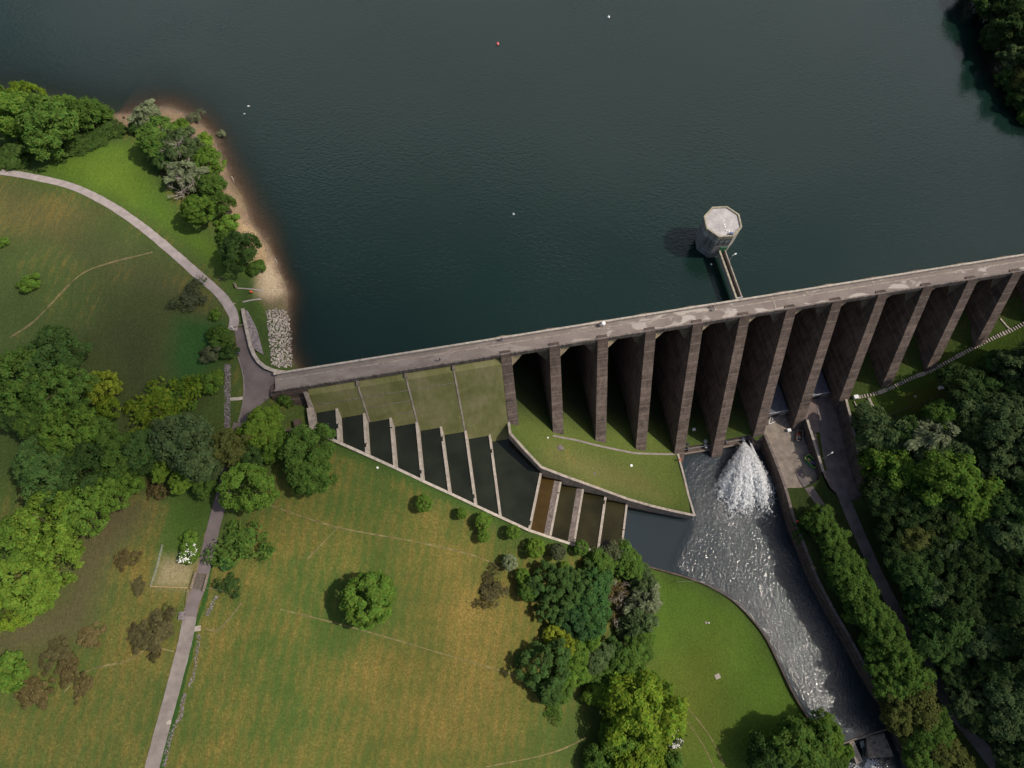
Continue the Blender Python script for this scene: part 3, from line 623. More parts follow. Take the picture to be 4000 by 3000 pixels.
# ------------------------------------------------------------------ river
def build_river():
    poly = [np.array(p) for p in resample([np.array(q) for q in ([LWA[4][:2]-N[:2]*-.3, *xy(IN_TOP[7:]), *xy(BANK_TOP[1:]), dm(52, 21, 0)[:2], dm(78.5, 21, 0)[:2], *xy(RIV_R[:10]), at(3462,2860,RIVER)[:2], at(3330,2895,RIVER)[:2], at(3255,2925,RIVER)[:2], *xy(RIV_L[::-1]), *xy(OUT_TOP[13:])[::-1], LWB[4][:2]])], 2)]
    P, Fc = sheet([poly], grid_pts(poly, .9), lambda c: inside(c, poly))
    me, used = sheet_mesh('river', np.column_stack([P, np.full(len(P), RIVER)]), Fc, M['river'])
    Q = P[used]; lf = [at(x, y, RIVER)[:2] for x, y in [(2690,1775),(2660,1850),(2670,1950),(2705,2050),(2665,2130),(2630,2210),(2680,2262),(2800,2325),(2900,2400),(2985,2500),(3060,2620),(3130,2740),(3230,2850)]]
    rg = lf+[at(x, y, RIVER)[:2] for x, y in [(3480,2870),(3330,2560),(3150,2150),(2990,1730)]]
    d = edge_dist(Q, rg); r = np.clip(np.where(inside(Q, rg), d, -d)/3+.55, 0, 1)
    a = me.attributes.new('rough', 'FLOAT', 'POINT'); a.data.foreach_set('value', r.astype(np.float32)); return tag(link('river', me), kind='structure')
build_river()
bed = MB(); q = [at(x, y, -54.5) for x, y in [(3235,2900),(3480,2850),(3600,3150),(3180,3150)]]; bed.add(q, [(3, 2, 1, 0)])
o = bed.build('water', M['river']); tag(o, kind='structure')
a = o.data.attributes.new('rough', 'FLOAT', 'POINT'); a.data.foreach_set('value', [1.0]*len(o.data.vertices))
def wall_thing(name, pts, thick, depth, mat, label, cat='wall', smooth=True, cop=None):
    e = pts[len(pts)//2]; mb = MB(e); wall_mesh(mb, pts, thick, depth, smooth=smooth)
    if cop is None: return tag(mb.build(name, mat), label, cat)
    r = empty(name, tuple(e), label, cat); m1 = mb.mesh('wall_face', mat); link('wall_face', m1, None, r)
    mb = MB(e); wall_mesh(mb, [p+np.array([0, 0, .12]) for p in pts], thick+.12, .117, smooth=smooth); link('coping', mb.mesh('coping', cop), None, r); return r
wall_thing('river_wall', RIV_R, .7, 8, M['brown'], 'high brown retaining wall along the right side of the sparkling river', cop=M['fascia'])
wall_thing('bank_kerb', RIV_L, .45, 4, M['brown'], 'low curved brown wall between the mown river lawn and the water')
wall_thing('retaining_wall', W1, .65, 6, M['dark_concrete'], 'short retaining wall between the concrete yard with skips and the access road', smooth=False, cop=M['coping'])  # west face lies in shade, its darkness put into the concrete colour
wall_thing('retaining_wall', W2, .6, 10, M['dark_concrete'], 'tall dark retaining wall beside the wood above the access road', smooth=False, cop=M['coping'])

# yard and terrace
yo = drape('yard', yardpoly, 0, simple('yard concrete', (.24, .20, .165), .95, .3, .5, .4), 1.5, lambda P: np.full(len(P), YARD), True); tag(yo, kind='structure')
to = drape('road', terrpoly, 0, simple('brown road', (.18, .14, .125), .95, .35, .35, .4), 1.5, lambda P: np.clip(-40.9-.055*np.maximum(((P-dm(100, 20, 0)[:2]) @ N[:2]), 0), -44, -40), True); tag(to, kind='structure')
terr_h = lambda P: np.clip(-40.9-.055*np.maximum(((np.atleast_2d(P)[:, :2]-dm(100, 20, 0)[:2]) @ N[:2]), 0), -44, -40)
gt = drape('grass', [at(x, y, -41.5) for x, y in [(3185,1690),(3205,1690),(3232,1760),(3245,1830),(3222,1840)]], .05, M['ground'], .8, terr_h, True); tag(gt, kind='structure')
a = gt.data.color_attributes.new('Col', 'FLOAT_COLOR', 'POINT'); a.data.foreach_set('color', [.06, .085, .014, .1]*len(gt.data.vertices))
#PART2
# ------------------------------------------------------------------ roads and paths
def inpoly(P, pl): return inside(P, [q[:2] for q in pl])
def gh(P):
    P = np.atleast_2d(P)[:, :2]; z = hts(P); z = np.where(inside(P, terrpoly), terr_h(P), z); return np.where(inside(P, yardpoly), YARD, z)
def gpx2(x, y, above=0.0):
    z = -30.0
    for _ in range(40):
        p = at(x, y, z+above); z = .5*z+.5*float(gh(p[None])[0])
    p = at(x, y, z+above); p[2] -= above; return p
junction = [(915,1284),(930,1380),(953,1456),(956,1525),(946,1601),(930,1660),(900,1760),(945,1760),(968,1660),(994,1608),(1019,1570),(1063,1538),(1114,1519),(1140,1512),(1140,1462),(1114,1466),(1070,1465),(1025,1437),(994,1392),(975,1335),(959,1275)]
tag(drape('road', junction, .09, M['asphalt'], 1.0), kind='structure')
tag(ribbon('road', [(938,1655),(912,1745),(888,1850),(870,1930),(848,2010),(818,2130),(797,2225),(780,2290),(757,2345),(742,2408)], 3.0, .12, M['asphalt'], wob=.03), kind='structure')
tag(ribbon('road', [(742,2408),(728,2490),(690,2640),(650,2790),(610,2940),(590,3020),(540,3250)], 3.1, .12, M['lane'], wob=.03), kind='structure')
tag(ribbon('path', [(-250,640),(0,672),(120,690),(270,725),(420,795),(560,890),(680,990),(770,1070),(860,1150),(905,1215),(916,1255),(908,1290)], [2.1,2.5], .10, M['gravel'], wob=.05), kind='structure')
tag(ribbon('footway', [(962,1290),(980,1352),(1000,1398),(1030,1434),(1072,1457),(1112,1460),(1145,1452)], .8, .2, M['deck']), kind='structure')
tag(ribbon('path', [(900,1560),(928,1558),(954,1555)], .8, .12, M['coping']), kind='structure')
for pts, w in (([(36,1320),(150,1240),(300,1085),(420,1030),(597,985)], .8), ([(1030,1965),(1300,2055),(1600,2112),(1850,2170),(1990,2232),(2070,2252)], .5), ([(1095,2380),(1400,2458),(1750,2560),(2065,2652)], .45),
               ([(250,2705),(340,2622),(500,2580),(570,2537),(620,2533),(680,2545)], .55), ([(1900,2995),(2080,2960),(2200,2925),(2290,2880)], .5), ([(800,2455),(850,2462),(905,2405),(945,2355)], .55), ([(1200,2185),(1320,2060)], .4)):
    tag(ribbon('path', pts, w*(.6 if w > .7 else .6), .06, M['trod'], nx=2, wob=.5), kind='structure')
for pts in ([(2560,2690),(2660,2790),(2740,2900),(2790,3000)], [(2580,2665),(2690,2770),(2775,2880),(2830,2990)]):
    tag(ribbon('path', pts, .3, .05, M['trod'], nx=2, wob=.4), kind='structure')
tag(ribbon('path', [(2161,1702),(2248,1719),(2328,1739),(2447,1764),(2490,1771),(2636,1774)], .6, .1, M['lane']), kind='structure')
tag(ribbon('path', [(920,1125),(985,1130),(1030,1136)], .4, .06, M['gravel'], nx=2, wob=.3), kind='structure')
tag(ribbon('path', [(948,1180),(985,1172),(1020,1168)], .45, .06, M['gravel'], nx=2, wob=.3), kind='structure')
def ribbon_g(name, pxs, width, off, mat):
    global hts
    c = [gpx2(x, y) for x, y in pxs]; c = spline(c, 1.0); vs = []; fs = []; L = len(c)
    for i, p in enumerate(c):
        t = c[min(i+1, L-1)]-c[max(i-1, 0)]; t[2] = 0; t /= np.linalg.norm(t); s = np.array([-t[1], t[0], 0]); vs += [p+s*width*(k/4-.5) for k in range(5)]
    V = np.array(vs); V[:, 2] = gh(V)+off
    # smooth along the length so that the step between the two sheets becomes a ramp
    Z = V[:, 2].reshape(L, 5); Z = np.maximum(Z, np.stack([np.convolve(np.pad(Z[:, k], 4, 'edge'), np.ones(9)/9, 'valid') for k in range(5)], 1)); V[:, 2] = Z.ravel()
    for i in range(L-1):
        for k in range(4): a = i*5+k; fs.append((a, a+1, a+6, a+5))
    me = bpy.data.meshes.new(name); me.from_pydata(V.tolist(), [], fs); me.materials.append(mat); return link(name, me)
M['access'] = simple('access road tarmac', (.15, .125, .12), .95, .3, .3, .4)
tag(ribbon_g('road', [(3196,1500),(3205,1560),(3216,1650),(3224,1720),(3238,1800),(3264,1884),(3296,1943),(3336,2042),(3381,2142),(3427,2246),(3460,2310),(3500,2390),(3546,2483),(3636,2622),(3715,2772),(3795,2871),(3875,2970),(3960,3080)], 3.0, .1, M['access']), kind='structure')
tag(ribbon_g('path', [(3118,1835),(3132,1868),(3169,1920),(3212,1982),(3245,2030)], 2.3, .09, M['access']), kind='structure')

vg = ribbon('grass', [(862,1990),(842,2090),(824,2190),(812,2280),(795,2360),(768,2430),(748,2540),(722,2640),(688,2780),(650,2920),(630,3010)], .95, .06, M['ground'], wob=.3); tag(vg, kind='structure')
a = vg.data.color_attributes.new('Col', 'FLOAT_COLOR', 'POINT'); a.data.foreach_set('color', [.030, .072, .014, 0]*len(vg.data.vertices))
vg = ribbon('grass', [(805,2080),(780,2190),(755,2300),(730,2400),(702,2500),(664,2650),(622,2800),(585,2940)], .4, .06, M['ground'], wob=.5); tag(vg, kind='structure')
a = vg.data.color_attributes.new('Col', 'FLOAT_COLOR', 'POINT'); a.data.foreach_set('color', [.20, .14, .07, 0]*len(vg.data.vertices))
# ------------------------------------------------------------------ intake tower
pb = at(2777.7, 989.1, -1.0); zt = min(np.arange(3, 20, .05), key=lambda z: np.linalg.norm((at(2806.3, 929, z)-pb)[:2]))
rim = [(1005,205),(1140,270),(1220,478),(1145,580),(895,625),(765,550),(690,340),(760,240)]
RV = np.array([at(2550+x*.2864, 750+y*.2864, zt) for x, y in rim]); tc = RV.mean(0); tr = float(np.linalg.norm((RV-tc)[:, :2], axis=1).mean())
a0 = math.atan2(RV[4][1]-tc[1], RV[4][0]-tc[0])
tw = empty('intake_tower', (tc[0], tc[1], WATER), 'pale octagonal concrete tower with a flat roof standing in the reservoir', 'tower'); torg = np.array([tc[0], tc[1], WATER])
def octo(r, z, k=8): return [np.array([tc[0]+r*math.cos(a0+i*math.pi/4), tc[1]+r*math.sin(a0+i*math.pi/4), z]) for i in range(k)]
def tpart(mb, name, mat, par=tw): me = mb.mesh(name, mat); return link(name, me, None, par)
mb = MB(torg); mb.hexa(octo(tr*.985, -1.2), octo(tr*.985, zt-.05)); tpart(mb, 'tower_wall', M['tower'])
mb = MB(torg); mb.hexa(octo(tr*.93, -24), octo(tr*.93, -1.2)); tpart(mb, 'shaft', M['tower'])
mb = MB(torg)
for i in range(8):
    o0, o1 = octo(tr, zt)[i], octo(tr, zt)[(i+1) % 8]; i0, i1 = octo(tr*.91, zt)[i], octo(tr*.91, zt)[(i+1) % 8]; dz = np.array([0, 0, .35])
    mb.hexa([o0-dz*3, o1-dz*3, i1-dz*3, i0-dz*3], [o0+dz, o1+dz, i1+dz, i0+dz])
tpart(mb, 'parapet', M['lichen'])
mb = MB(torg); R8 = octo(tr*.905, zt+.02); mb.add(R8+[np.array([tc[0], tc[1], zt+.28])], [(i, (i+1) % 8, 8) for i in range(8)]); tpart(mb, 'roof', M['roof'])
f0, f1 = octo(tr*.985, -1)[0], octo(tr*.985, -1)[1]
dmid = at(2817, 977, -1.0); fn = np.array([(f0+f1)[0]/2-tc[0], (f0+f1)[1]/2-tc[1], 0]); fn /= np.linalg.norm(fn); fs_ = np.array([-fn[1], fn[0], 0])
apo = tr*.985*math.cos(math.pi/8); s_off = float((dmid-tc) @ fs_)
dc = tc+fn*(apo+.05)+fs_*s_off
mb = MB(torg); mb.box([dc[0], dc[1], .2], (.14, 1.9, 2.4), math.atan2(fn[1], fn[0])); tpart(mb, 'door', M['doorgreen'])
mb = MB(torg)
for k in (-2.2, -.7, .8): mb = MB(torg); q = tc+fn*(apo+.03)+fs_*(s_off+k); mb.box([q[0], q[1], zt-2.2], (.1, .12, 3.0), math.atan2(fn[1], fn[0])); tpart(mb, 'window_slit', M['dark'])
fl = np.array([math.cos(a0-math.pi/8), math.sin(a0-math.pi/8), 0])
for k in (-.6, .7): mb = MB(torg); q = tc+fl*(apo+.03)+np.array([-fl[1], fl[0], 0])*k; mb.box([q[0], q[1], 2.2], (.1, .14, 3.4), math.atan2(fl[1], fl[0])); tpart(mb, 'window_slit', M['dark'])
for q in [(2827,861),(2830,877),(2832,886),(2838,900),(2848,905),(2857,913)]: p = at(*q, zt+.25); mb = MB(torg); mb.box([p[0], p[1], zt+.3], (.3, .3, .16), random.random()); tpart(mb, 'roof_cap', M['white'])
mb = MB(torg); p = at(2856, 914, zt+.35); mb.box([p[0], p[1], zt+.42], (.9, .55, .8), -.3); tpart(mb, 'ventilator', simple('blue grey paint', (.10, .13, .22), .6)); 
# footbridge
A = (at(2808, 983, 0)+at(2833.5, 972, 0))/2; B = (at(2876, 1170, 0)+at(2901, 1163, 0))/2; bd = (B-A)/np.linalg.norm(B-A); bs = np.array([-bd[1], bd[0], 0]); bw = np.linalg.norm(at(2850, 1090, 0)-at(2823+51, 1081, 0))
fb = empty('footbridge', tuple((A+B)/2), 'narrow concrete footbridge linking the octagonal tower to the dam crest', 'footbridge'); forg = (A+B)/2
def beam(mb, a, b, s0, s1, z0, z1): mb.hexa([np.array([*(p+bs*s)[:2], z0]) for p, s in ((a, s0), (b, s0), (b, s1), (a, s1))], [np.array([*(p+bs*s)[:2], z1]) for p, s in ((a, s0), (b, s0), (b, s1), (a, s1))]); return mb
h_ = bw/2
link('walkway', beam(MB(forg), A, B, -h_+.3, h_-.35, -1.7, -1.15).mesh('walkway', M['dark_concrete']), None, fb)  # parapet shadow put into the dark floor colour
side = 1 if (bs @ np.array([1, 0, 0])) > 0 else -1
for s0, s1 in ((-h_, -h_+.3), (h_-.3, h_)):
    big = (s0+s1)*side < 0
    if big: s0, s1 = (s0, s1+.2) if s0 < 0 else (s0-.2, s1)
    link('parapet', beam(MB(forg), A, B, s0, s1, -1.9, .05).mesh('parapet', M['lichen'] if big else M['concrete']), None, fb)
g_ = MB(forg); q0, q1 = B-bd*.2-bs*h_*.9, B-bd*.2+bs*h_*.9
for zz in (-.6, -.1, .35): g_.tube([[*q0[:2], zz], [*q1[:2], zz]], .05)
for t in np.linspace(0, 1, 5): q = q0+(q1-q0)*t; g_.tube([[*q[:2], -1.1], [*q[:2], .35]], .04)
link('gate', g_.mesh('gate', M['steel']), None, fb)
def lamp(px, z, h, arm, label, cat='lamp post', base=None):
    p = at(*px, z) if base is None else base; r = empty('street_lamp', tuple(p), label, cat)
    mb = MB(p); mb.tube([p, p+[0, 0, h*.6], p+[0, 0, h]], [.09, .07, .05]); mb.tube([p+[0, 0, h], p+np.array([*arm, h+.15])], .05); link('post', mb.mesh('post', M['steel']), None, r)
    e = p+np.array([*arm, h+.12]); mb = MB(p); mb.box(e, (.62, .28, .16), math.atan2(arm[1], arm[0])); link('lamp_head', mb.mesh('lamp_head', M['white']), None, r); return r
lamp((2849,1019), 0, 2.6, (.9, .5), 'grey lamp post on the side of the tower footbridge')
p = gpx2(3205, 1795); lamp(None, 0, 4.2, (1.6, .9), 'tall lamp post between the yard wall and the access road', base=np.array([p[0], p[1], -41.2]))

# ------------------------------------------------------------------ valve houses, pipes and jet
def at_n(px, z): p = at(*px, z)-O; return float(p @ D), float(p @ N)
nf = (at_n((2700,1775), RIVER)[1]+at_n((2760,1764), RIVER)[1])/2
for u0, lab in ((55.4, 'rusty valve platform with pipes on the left, its valves shut'), (68.2, 'rusty valve platform with pipes that throws out the white jet')):
    vp = empty('valve_platform', tuple(dm(u0+4.4, 20, -48.5)), lab, 'valve platform', 'valve platforms at the foot of the dam'); vo = np.array(vp.location)
    mb = MB(vo); sec = [(10, -48.6), (nf-1.3, -48.6), (nf-1.3, -49.3), (nf, -49.6), (nf+.15, -55), (10, -55)]; prism(u0+.2, u0+9.7, sec, mb); link('plinth', mb.mesh('plinth', M['brown']), None, vp)
    mb = MB(vo); prism(u0+.2, u0+9.7, [(5, -48.35), (12.5, -48.35), (12.5, -49), (5, -49)], mb); link('slab', mb.mesh('slab', M['dark_concrete']), None, vp)
    for n_, z_ in ((nf-4.2, -47.4), (nf-3.3, -47.4)):
        mb = MB(vo); mb.tube([dm(u0+.2, n_, z_), dm(u0+9.6, n_, z_)], .27, 10); link('pipe', mb.mesh('pipe', simple('rusty pipe', (.22, .16, .13), .7)), None, vp)
    mb = MB(vo); mb.tube([dm(u0+.2, nf-1.25, -48.1), dm(u0+9.6, nf-1.25, -48.1)], .07); 
    for k in range(8): mb.tube([dm(u0+.4+k*1.28, nf-1.25, -48.9), dm(u0+.4+k*1.28, nf-1.25, -47.6)], .045)
    link('handrail', mb.mesh('handrail', M['steel']), None, vp)
    for du in (1.6, 7.6):
        mb = MB(vo); mb.tube([dm(u0+du, nf-2.6, -48.7), dm(u0+du, nf-2.6, -47.0)], [.7, .6], 12); mb.tube([dm(u0+du, nf-2.6, -47.0), dm(u0+du, nf-2.6, -46.5)], .2, 8); mb.tube([dm(u0+du, nf-2.8, -48.1), dm(u0+du, nf-.6, -48.4)], [.55, .5], 12); link('valve', mb.mesh('valve', M['dark'] if du < 5 else M['steel']), None, vp)
    for k in range(7): c = dm(u0+rng.uniform(.8, 9), rng.uniform(14, nf-4.5), -48.3); mb = MB(vo); mb.box(c, (rng.uniform(.3, 1.0), rng.uniform(.2, .6), rng.uniform(.4, .9)), rng.uniform(0, 3)); link('valve_box', mb.mesh('valve_box', M['rust']), None, vp)
def cabinet(px, z, s, label, rz=AL, up=0, h=.9):
    p = gpx2(*px) if z is None else at(*px, z); mb = MB(p); mb.box(p+[0, 0, h/2+up], (s, s*.85, h), rz); mb.box(p+[0, 0, h+.04+up], (s+.12, s*.85+.12, .076), rz)
    return tag(mb.build('cabinet', M['white']), label, 'cabinet', 'white equipment cabinets')
cabinet((2708,1681), -47.9, .9, 'pale cabinet in the shadow between two buttresses above the left valves')
cabinet((2774,1703), -47.9, .8, 'small grey cabinet against the buttress right of the left valves')
cabinet((2925,1678), -47.9, .8, 'small grey cabinet in the shade above the water jet')
cabinet((3079,1683), YARD, 1.0, 'white cabinet on the yard beside the brown skip')
cabinet((3340,1553), None, 1.25, 'white cabinet at the lower end of the stone steps')
cabinet((3365,1593), None, 1.15, 'white cabinet inside the small sunken enclosure below the steps')
cabinet((3671,1517), None, 1.1, 'white cabinet alone on the grass near the wood')
for (ua, ub_, px, zz, zfl, lab) in ((80.0, 89.9, (3050,1612), -41.4, YARD, 'flat roofed valve house tucked between two buttresses above the yard'), (93.0, 102.9, (3225,1540), -37.4, -41, 'flat roofed valve house between the buttresses at the head of the access road')):
    n1 = at_n(px, zz)[1]; vh = empty('valve_house', tuple(dm((ua+ub_)/2, n1, zfl)), lab, 'building'); vo = np.array(vh.location)
    link('house_wall', prism(ua, ub_, [(-8, zz-.3), (n1-.1, zz-.3), (n1-.1, zfl-.5), (-8, zfl-.5)], MB(vo)).mesh('house_wall', M['concrete']), None, vh)
    link('roof', prism(ua-.0, ub_, [(-8, zz), (n1, zz), (n1, zz-.297), (-8, zz-.297)], MB(vo)).mesh('roof', M['slate']), None, vh)
    mb = MB(vo)
    for zz_ in (.5, 1.0): mb.tube([dm(ua, n1-.15, zz+zz_), dm(ub_, n1-.15, zz+zz_)], .045)
    for k in range(7): mb.tube([dm(ua+.2+k*1.58, n1-.15, zz), dm(ua+.2+k*1.58, n1-.15, zz+1.0)], .045)
    link('handrail', mb.mesh('handrail', M['steel']), None, vh)
    c = dm(ub_-3.4, n1-.06, zfl+1.3); mb = MB(vo); mb.box(c, (2.4, .12, 2.6), AL); link('door', mb.mesh('door', M['dark']), None, vh)
p = gpx2(3010, 1645); mb = MB(p)
for a_, b_ in (((3013,1618),(3005,1656)), ((3005,1656),(3028,1646)), ((3013,1618),(3020,1642))):
    A_, B_ = at(*a_, YARD+1), at(*b_, YARD+1)
    for zz in (-.5, 0): mb.tube([A_+[0, 0, zz], B_+[0, 0, zz]], .06)
    for q in (A_, B_): mb.tube([q-[0, 0, 1], q], .06)
tag(mb.build('gate', M['white']), 'white tubular gate beside the buttress at the left edge of the yard', 'gate')
# jet of water
def spray(name, P0, ax, spread, v0, n, L0, mat, label, up=.32, zmin=RIVER-.1, seed=3, wide=.10, tmax=2.4):
    r = np.random.default_rng(seed); ax = np.array(ax)/np.linalg.norm(ax); sx = np.array([-ax[1], ax[0], 0]); sx /= np.linalg.norm(sx); sz = np.cross(ax, sx); sz = sz if sz[2] > 0 else -sz
    vs = []; k = 0; th = r.uniform(0, 2*math.pi, n*3); rr = 1-np.abs(r.normal(0, .16, n*3)); T = r.uniform(.01, 1, n*3)**.75*tmax
    strand = np.sin(th*7+1)*.07+np.sin(th*13)*.06+np.sin(th*29+2)*.05
    for i in range(n*3):
        dv = ax+(sx*math.cos(th[i])*spread+sz*math.sin(th[i])*spread*.62)*rr[i]; dv = dv/np.linalg.norm(dv)*v0*(1+strand[i]*.7+r.normal(0, .10)); t = T[i]
        p = P0+dv*t+np.array([0, 0, -4.9*t*t]); p += r.normal(0, .05+.16*t, 3)
        if p[2] < zmin or (strand[i] < r.uniform(-.9, -.02) and t > tmax*.5): continue
        vel = dv+np.array([0, 0, -9.8*t]); L = L0*(.4+t*1.0)*r.uniform(.5, 1.3); e = vel/np.linalg.norm(vel)*L; s_ = np.cross(vel, np.array([.5, 0, 1.0])+r.normal(0, .35, 3)); s_ = s_/np.linalg.norm(s_)*wide*(.5+t*.9)*r.uniform(.6, 1.4)
        vs += [p-e/2, p+s_, p+e/2, p-s_]; k += 1
        if k >= n: break
    V = np.array(vs); fs = np.arange(len(V)).reshape(-1, 4); me = bpy.data.meshes.new(name); me.from_pydata((V-P0).tolist(), [], fs.tolist()); me.materials.append(mat)
    return me
J0 = dm(*at_n((2905,1723), -47.6), -47.6)
jr = empty('water_jet', tuple(J0), 'wide fan of white water spraying from a valve at the foot of the dam', 'water jet')
ax = N*1.0+D*(-.20)+np.array([0, 0, .16])
link('spray', spray('spray', J0, ax, .60, 12.2, 60000, .40, M['spray'], '', seed=3, wide=.15, tmax=1.75), None, jr)['kind'] = 'stuff'
link('mist', spray('mist', J0, ax, .72, 12.0, 5200, .8, M['mist'], '', seed=9, wide=.5, tmax=1.9), None, jr)['kind'] = 'stuff'
J1 = dm(*at_n((2924,1716), -47.6), -47.6); j1 = link('water_jet', spray('thin_jet', J1, N+D*.16+np.array([0, 0, .1]), .06, 9.5, 2500, .4, M['spray'], '', seed=5, wide=.07, tmax=1.0)); j1.location = tuple(J1); tag(j1, 'thin second jet of white water beside the wide fan', 'water jet')
fm = MB(); rr = np.random.default_rng(12); fc = at(2878, 1955, RIVER); sd = np.array([*(N[:2]), 0]); 
for k in range(5200):
    c = fc+D*rr.normal(0, 4.6)+N*rr.normal(1, 4.2); s_ = rr.uniform(.05, .26)*rr.uniform(.3, 1); e_ = rr.uniform(0, 6.28); d_ = np.array([math.cos(e_), math.sin(e_), 0])*s_*1.8; n_ = np.array([-math.sin(e_), math.cos(e_), 0])*s_
    c[2] = RIVER+.02+.10*rr.random(); fm.add([c-d_, c+n_, c+d_, c-n_], [(0, 1, 2, 3)])
fo = link('foam', fm.mesh('foam', M['mist']), None, jr); fo['kind'] = 'stuff'; fo.location = (-J0[0], -J0[1], -J0[2])
# ------------------------------------------------------------------ skips and other small things
def skip(px, rz, mat, rim, stuff, label, L=3.7, Wd=1.8, h=1.5):
    p = at(*px, YARD); r = empty('skip', tuple(p), label, 'skip', None, rz); 
    def box_open(mb):
        t = .07; lo = [(-L/2+.5, -Wd/2+.08, .05), (L/2-.5, -Wd/2+.08, .05), (L/2-.5, Wd/2-.08, .05), (-L/2+.5, Wd/2-.08, .05)]; hi = [(-L/2, -Wd/2, h), (L/2, -Wd/2, h), (L/2, Wd/2, h), (-L/2, Wd/2, h)]
        sc = lambda q, k, dz: (q[0]-math.copysign(k, q[0]), q[1]-math.copysign(k, q[1]), q[2]+dz)
        li = [sc(q, t, t) for q in lo]; hi2 = [sc(q, t, 0) for q in hi]; vs = lo+hi+li+hi2; fs = [(3, 2, 1, 0), (8, 9, 10, 11)]
        for i in range(4): j = (i+1) % 4; fs += [(i, j, 4+j, 4+i), (8+j, 8+i, 12+i, 12+j), (4+i, 4+j, 12+j, 12+i)]
        mb.add(vs, fs)
    mb = MB(); box_open(mb); link('skip_body', mb.mesh('skip_body', mat), None, r)
    mb = MB()
    for a, b in (((-L/2, -Wd/2), (L/2, -Wd/2)), ((L/2, -Wd/2), (L/2, Wd/2)), ((L/2, Wd/2), (-L/2, Wd/2)), ((-L/2, Wd/2), (-L/2, -Wd/2))): mb.tube([(*a, h), (*b, h)], .085, 6)
    link('rim', mb.mesh('rim', rim), None, r)
    mb = MB()
    for sx in (-.6, .6):
        for sy in (-1, 1): mb = MB(); mb.tube([(sx*L/2, sy*(Wd/2+.02), h*.55), (sx*L/2, sy*(Wd/2+.16), h*.55)], .09, 8); link('lifting_lug', mb.mesh('lifting_lug', rim), None, r)
    for nm, c, s, m, rr in stuff:
        q = np.array(p); mb = MB(); mb.box(c, s, rr, top=.85); mb.box((c[0]+.2, c[1]-.1, c[2]+.15), (s[0]*.5, s[1]*.6, s[2]*.7), rr+.5, top=.7)
        o = mb.build(nm, m); cr, sr = math.cos(rz), math.sin(rz); o.location = tuple(p); o.rotation_euler = (0, 0, rz)
        tag(o, {'rubbish_bag': 'grey rubbish bags inside the brown skip', 'red_container': 'red container thrown into the brown skip', 'timber': 'pale timber boards inside the green skip', 'tarpaulin': 'purple tarpaulin lying in the green skip', 'rubble_sack': 'grey rubble sacks in the middle of the green skip'}[nm], 'rubbish')
    return r
skip((3117,1706), 1.35, M['rust'], M['concrete'], [('rubbish_bag', (-.5, 0, .7), (1.3, 1.0, .9), M['rag'], .4), ('red_container', (.35, .3, .75), (.7, .5, .7), M['red'], .2)], 'brown steel skip holding grey bags and a red container')
skip((3163,1806), 2.2+math.pi, M['green'], M['lime'], [('timber', (-.8, -.1, .95), (1.3, .7, .5), M['palewood'], .1), ('rubble_sack', (.2, -.1, .8), (1.0, .9, .8), M['rag'], .4), ('tarpaulin', (.95, .3, .9), (.7, .6, .6), M['purple'], .7)], 'green skip with a yellow green rim full of rubbish', 4.2, 2.0, 1.5)
p = at(3086, 1620, YARD); r = empty('trailer_pump', tuple(p), 'red wheeled pump machine parked in the shade by the valve house', 'machine', None, 1.0)
mb = MB(); mb.box((0, 0, .75), (1.7, .55, .5)); link('chassis', mb.mesh('chassis', M['red']), None, r)
mb = MB(); mb.box((1.0, 0, 1.3), (.9, .8, .7), 0, top=.8); link('engine_cover', mb.mesh('engine_cover', M['red']), None, r)
mb = MB(); mb.box((-1.0, 0, .9), (.5, .9, .6)); link('tank', mb.mesh('tank', M['red']), None, r)
for sx in (-.7, .8):
    for sy in (-.5, .5): mb = MB(); mb.tube([(sx, sy-.09, .35), (sx, sy+.09, .35)], .35, 14); link('wheel', mb.mesh('wheel', M['dark']), None, r)
mb = MB(); mb.tube([(-1, .2, 1.1), (-2.6, .9, 1.3), (-4.0, 1.2, .9)], .07); link('hose', mb.mesh('hose', M['steel']), None, r)
# stone steps
def steps(name, pxs, label, w=1.15, tread=.42, gap=.28, flat=()):
    c = [gpx(x, y) for x, y in pxs]; c = resample(c, .01, False) if False else c; tot = []; 
    pts = spline(c, .35); o = pts[len(pts)//2]; mb = MB(o); acc = 0; i = 0; k = 0
    while i < len(pts)-2:
        t = pts[i+2]-pts[i]; t[2] = 0; t /= np.linalg.norm(t)+1e-9; rz = math.atan2(t[1], t[0]); land = (k % 17) in (9, 10, 11)
        p = pts[i]; mb.box(p+[0, 0, .12], (tread*(1.9 if land else 1.0), w*(1.05 if land else random.uniform(.85, 1)), .34), rz); i += 2; k += 1
    return tag(mb.build(name, M['coping']), label, 'steps')
steps('stone_steps', [(3352,1553),(3420,1538),(3470,1520),(3560,1478),(3640,1446),(3740,1392),(3830,1345),(3900,1312),(3960,1285),(4030,1248),(4120,1205)], 'long flight of pale stone steps climbing beside the buttress toes')
steps('stone_steps', [(3435,1606),(3412,1613),(3385,1617),(3345,1628)], 'short lower flight of stone steps below the sunken enclosure', 1.0)
mb = MB(gpx(3925, 1265)); wall_mesh(mb, [gpx(3910,1243), gpx(3935,1272), gpx(3955,1291)], .8, .5); tag(mb.build('stone_steps', M['coping']), 'short stone side steps joining the top of the long flight', 'steps')
q = [gpx(3392,1556), gpx(3402,1580), gpx(3420,1612)]; mb = MB(q[1]); wall_mesh(mb, [a_+[0, 0, .4] for a_ in q], .8, 1.5, smooth=False); q2 = [gpx(3335,1568), gpx(3354,1608), gpx(3415,1601)]; wall_mesh(mb, [a_+[0, 0, .3] for a_ in q2], .3, 1.5, smooth=False)
tag(mb.build('enclosure_wall', M['coping']), 'low pale wall around the sunken grass enclosure below the steps', 'wall')
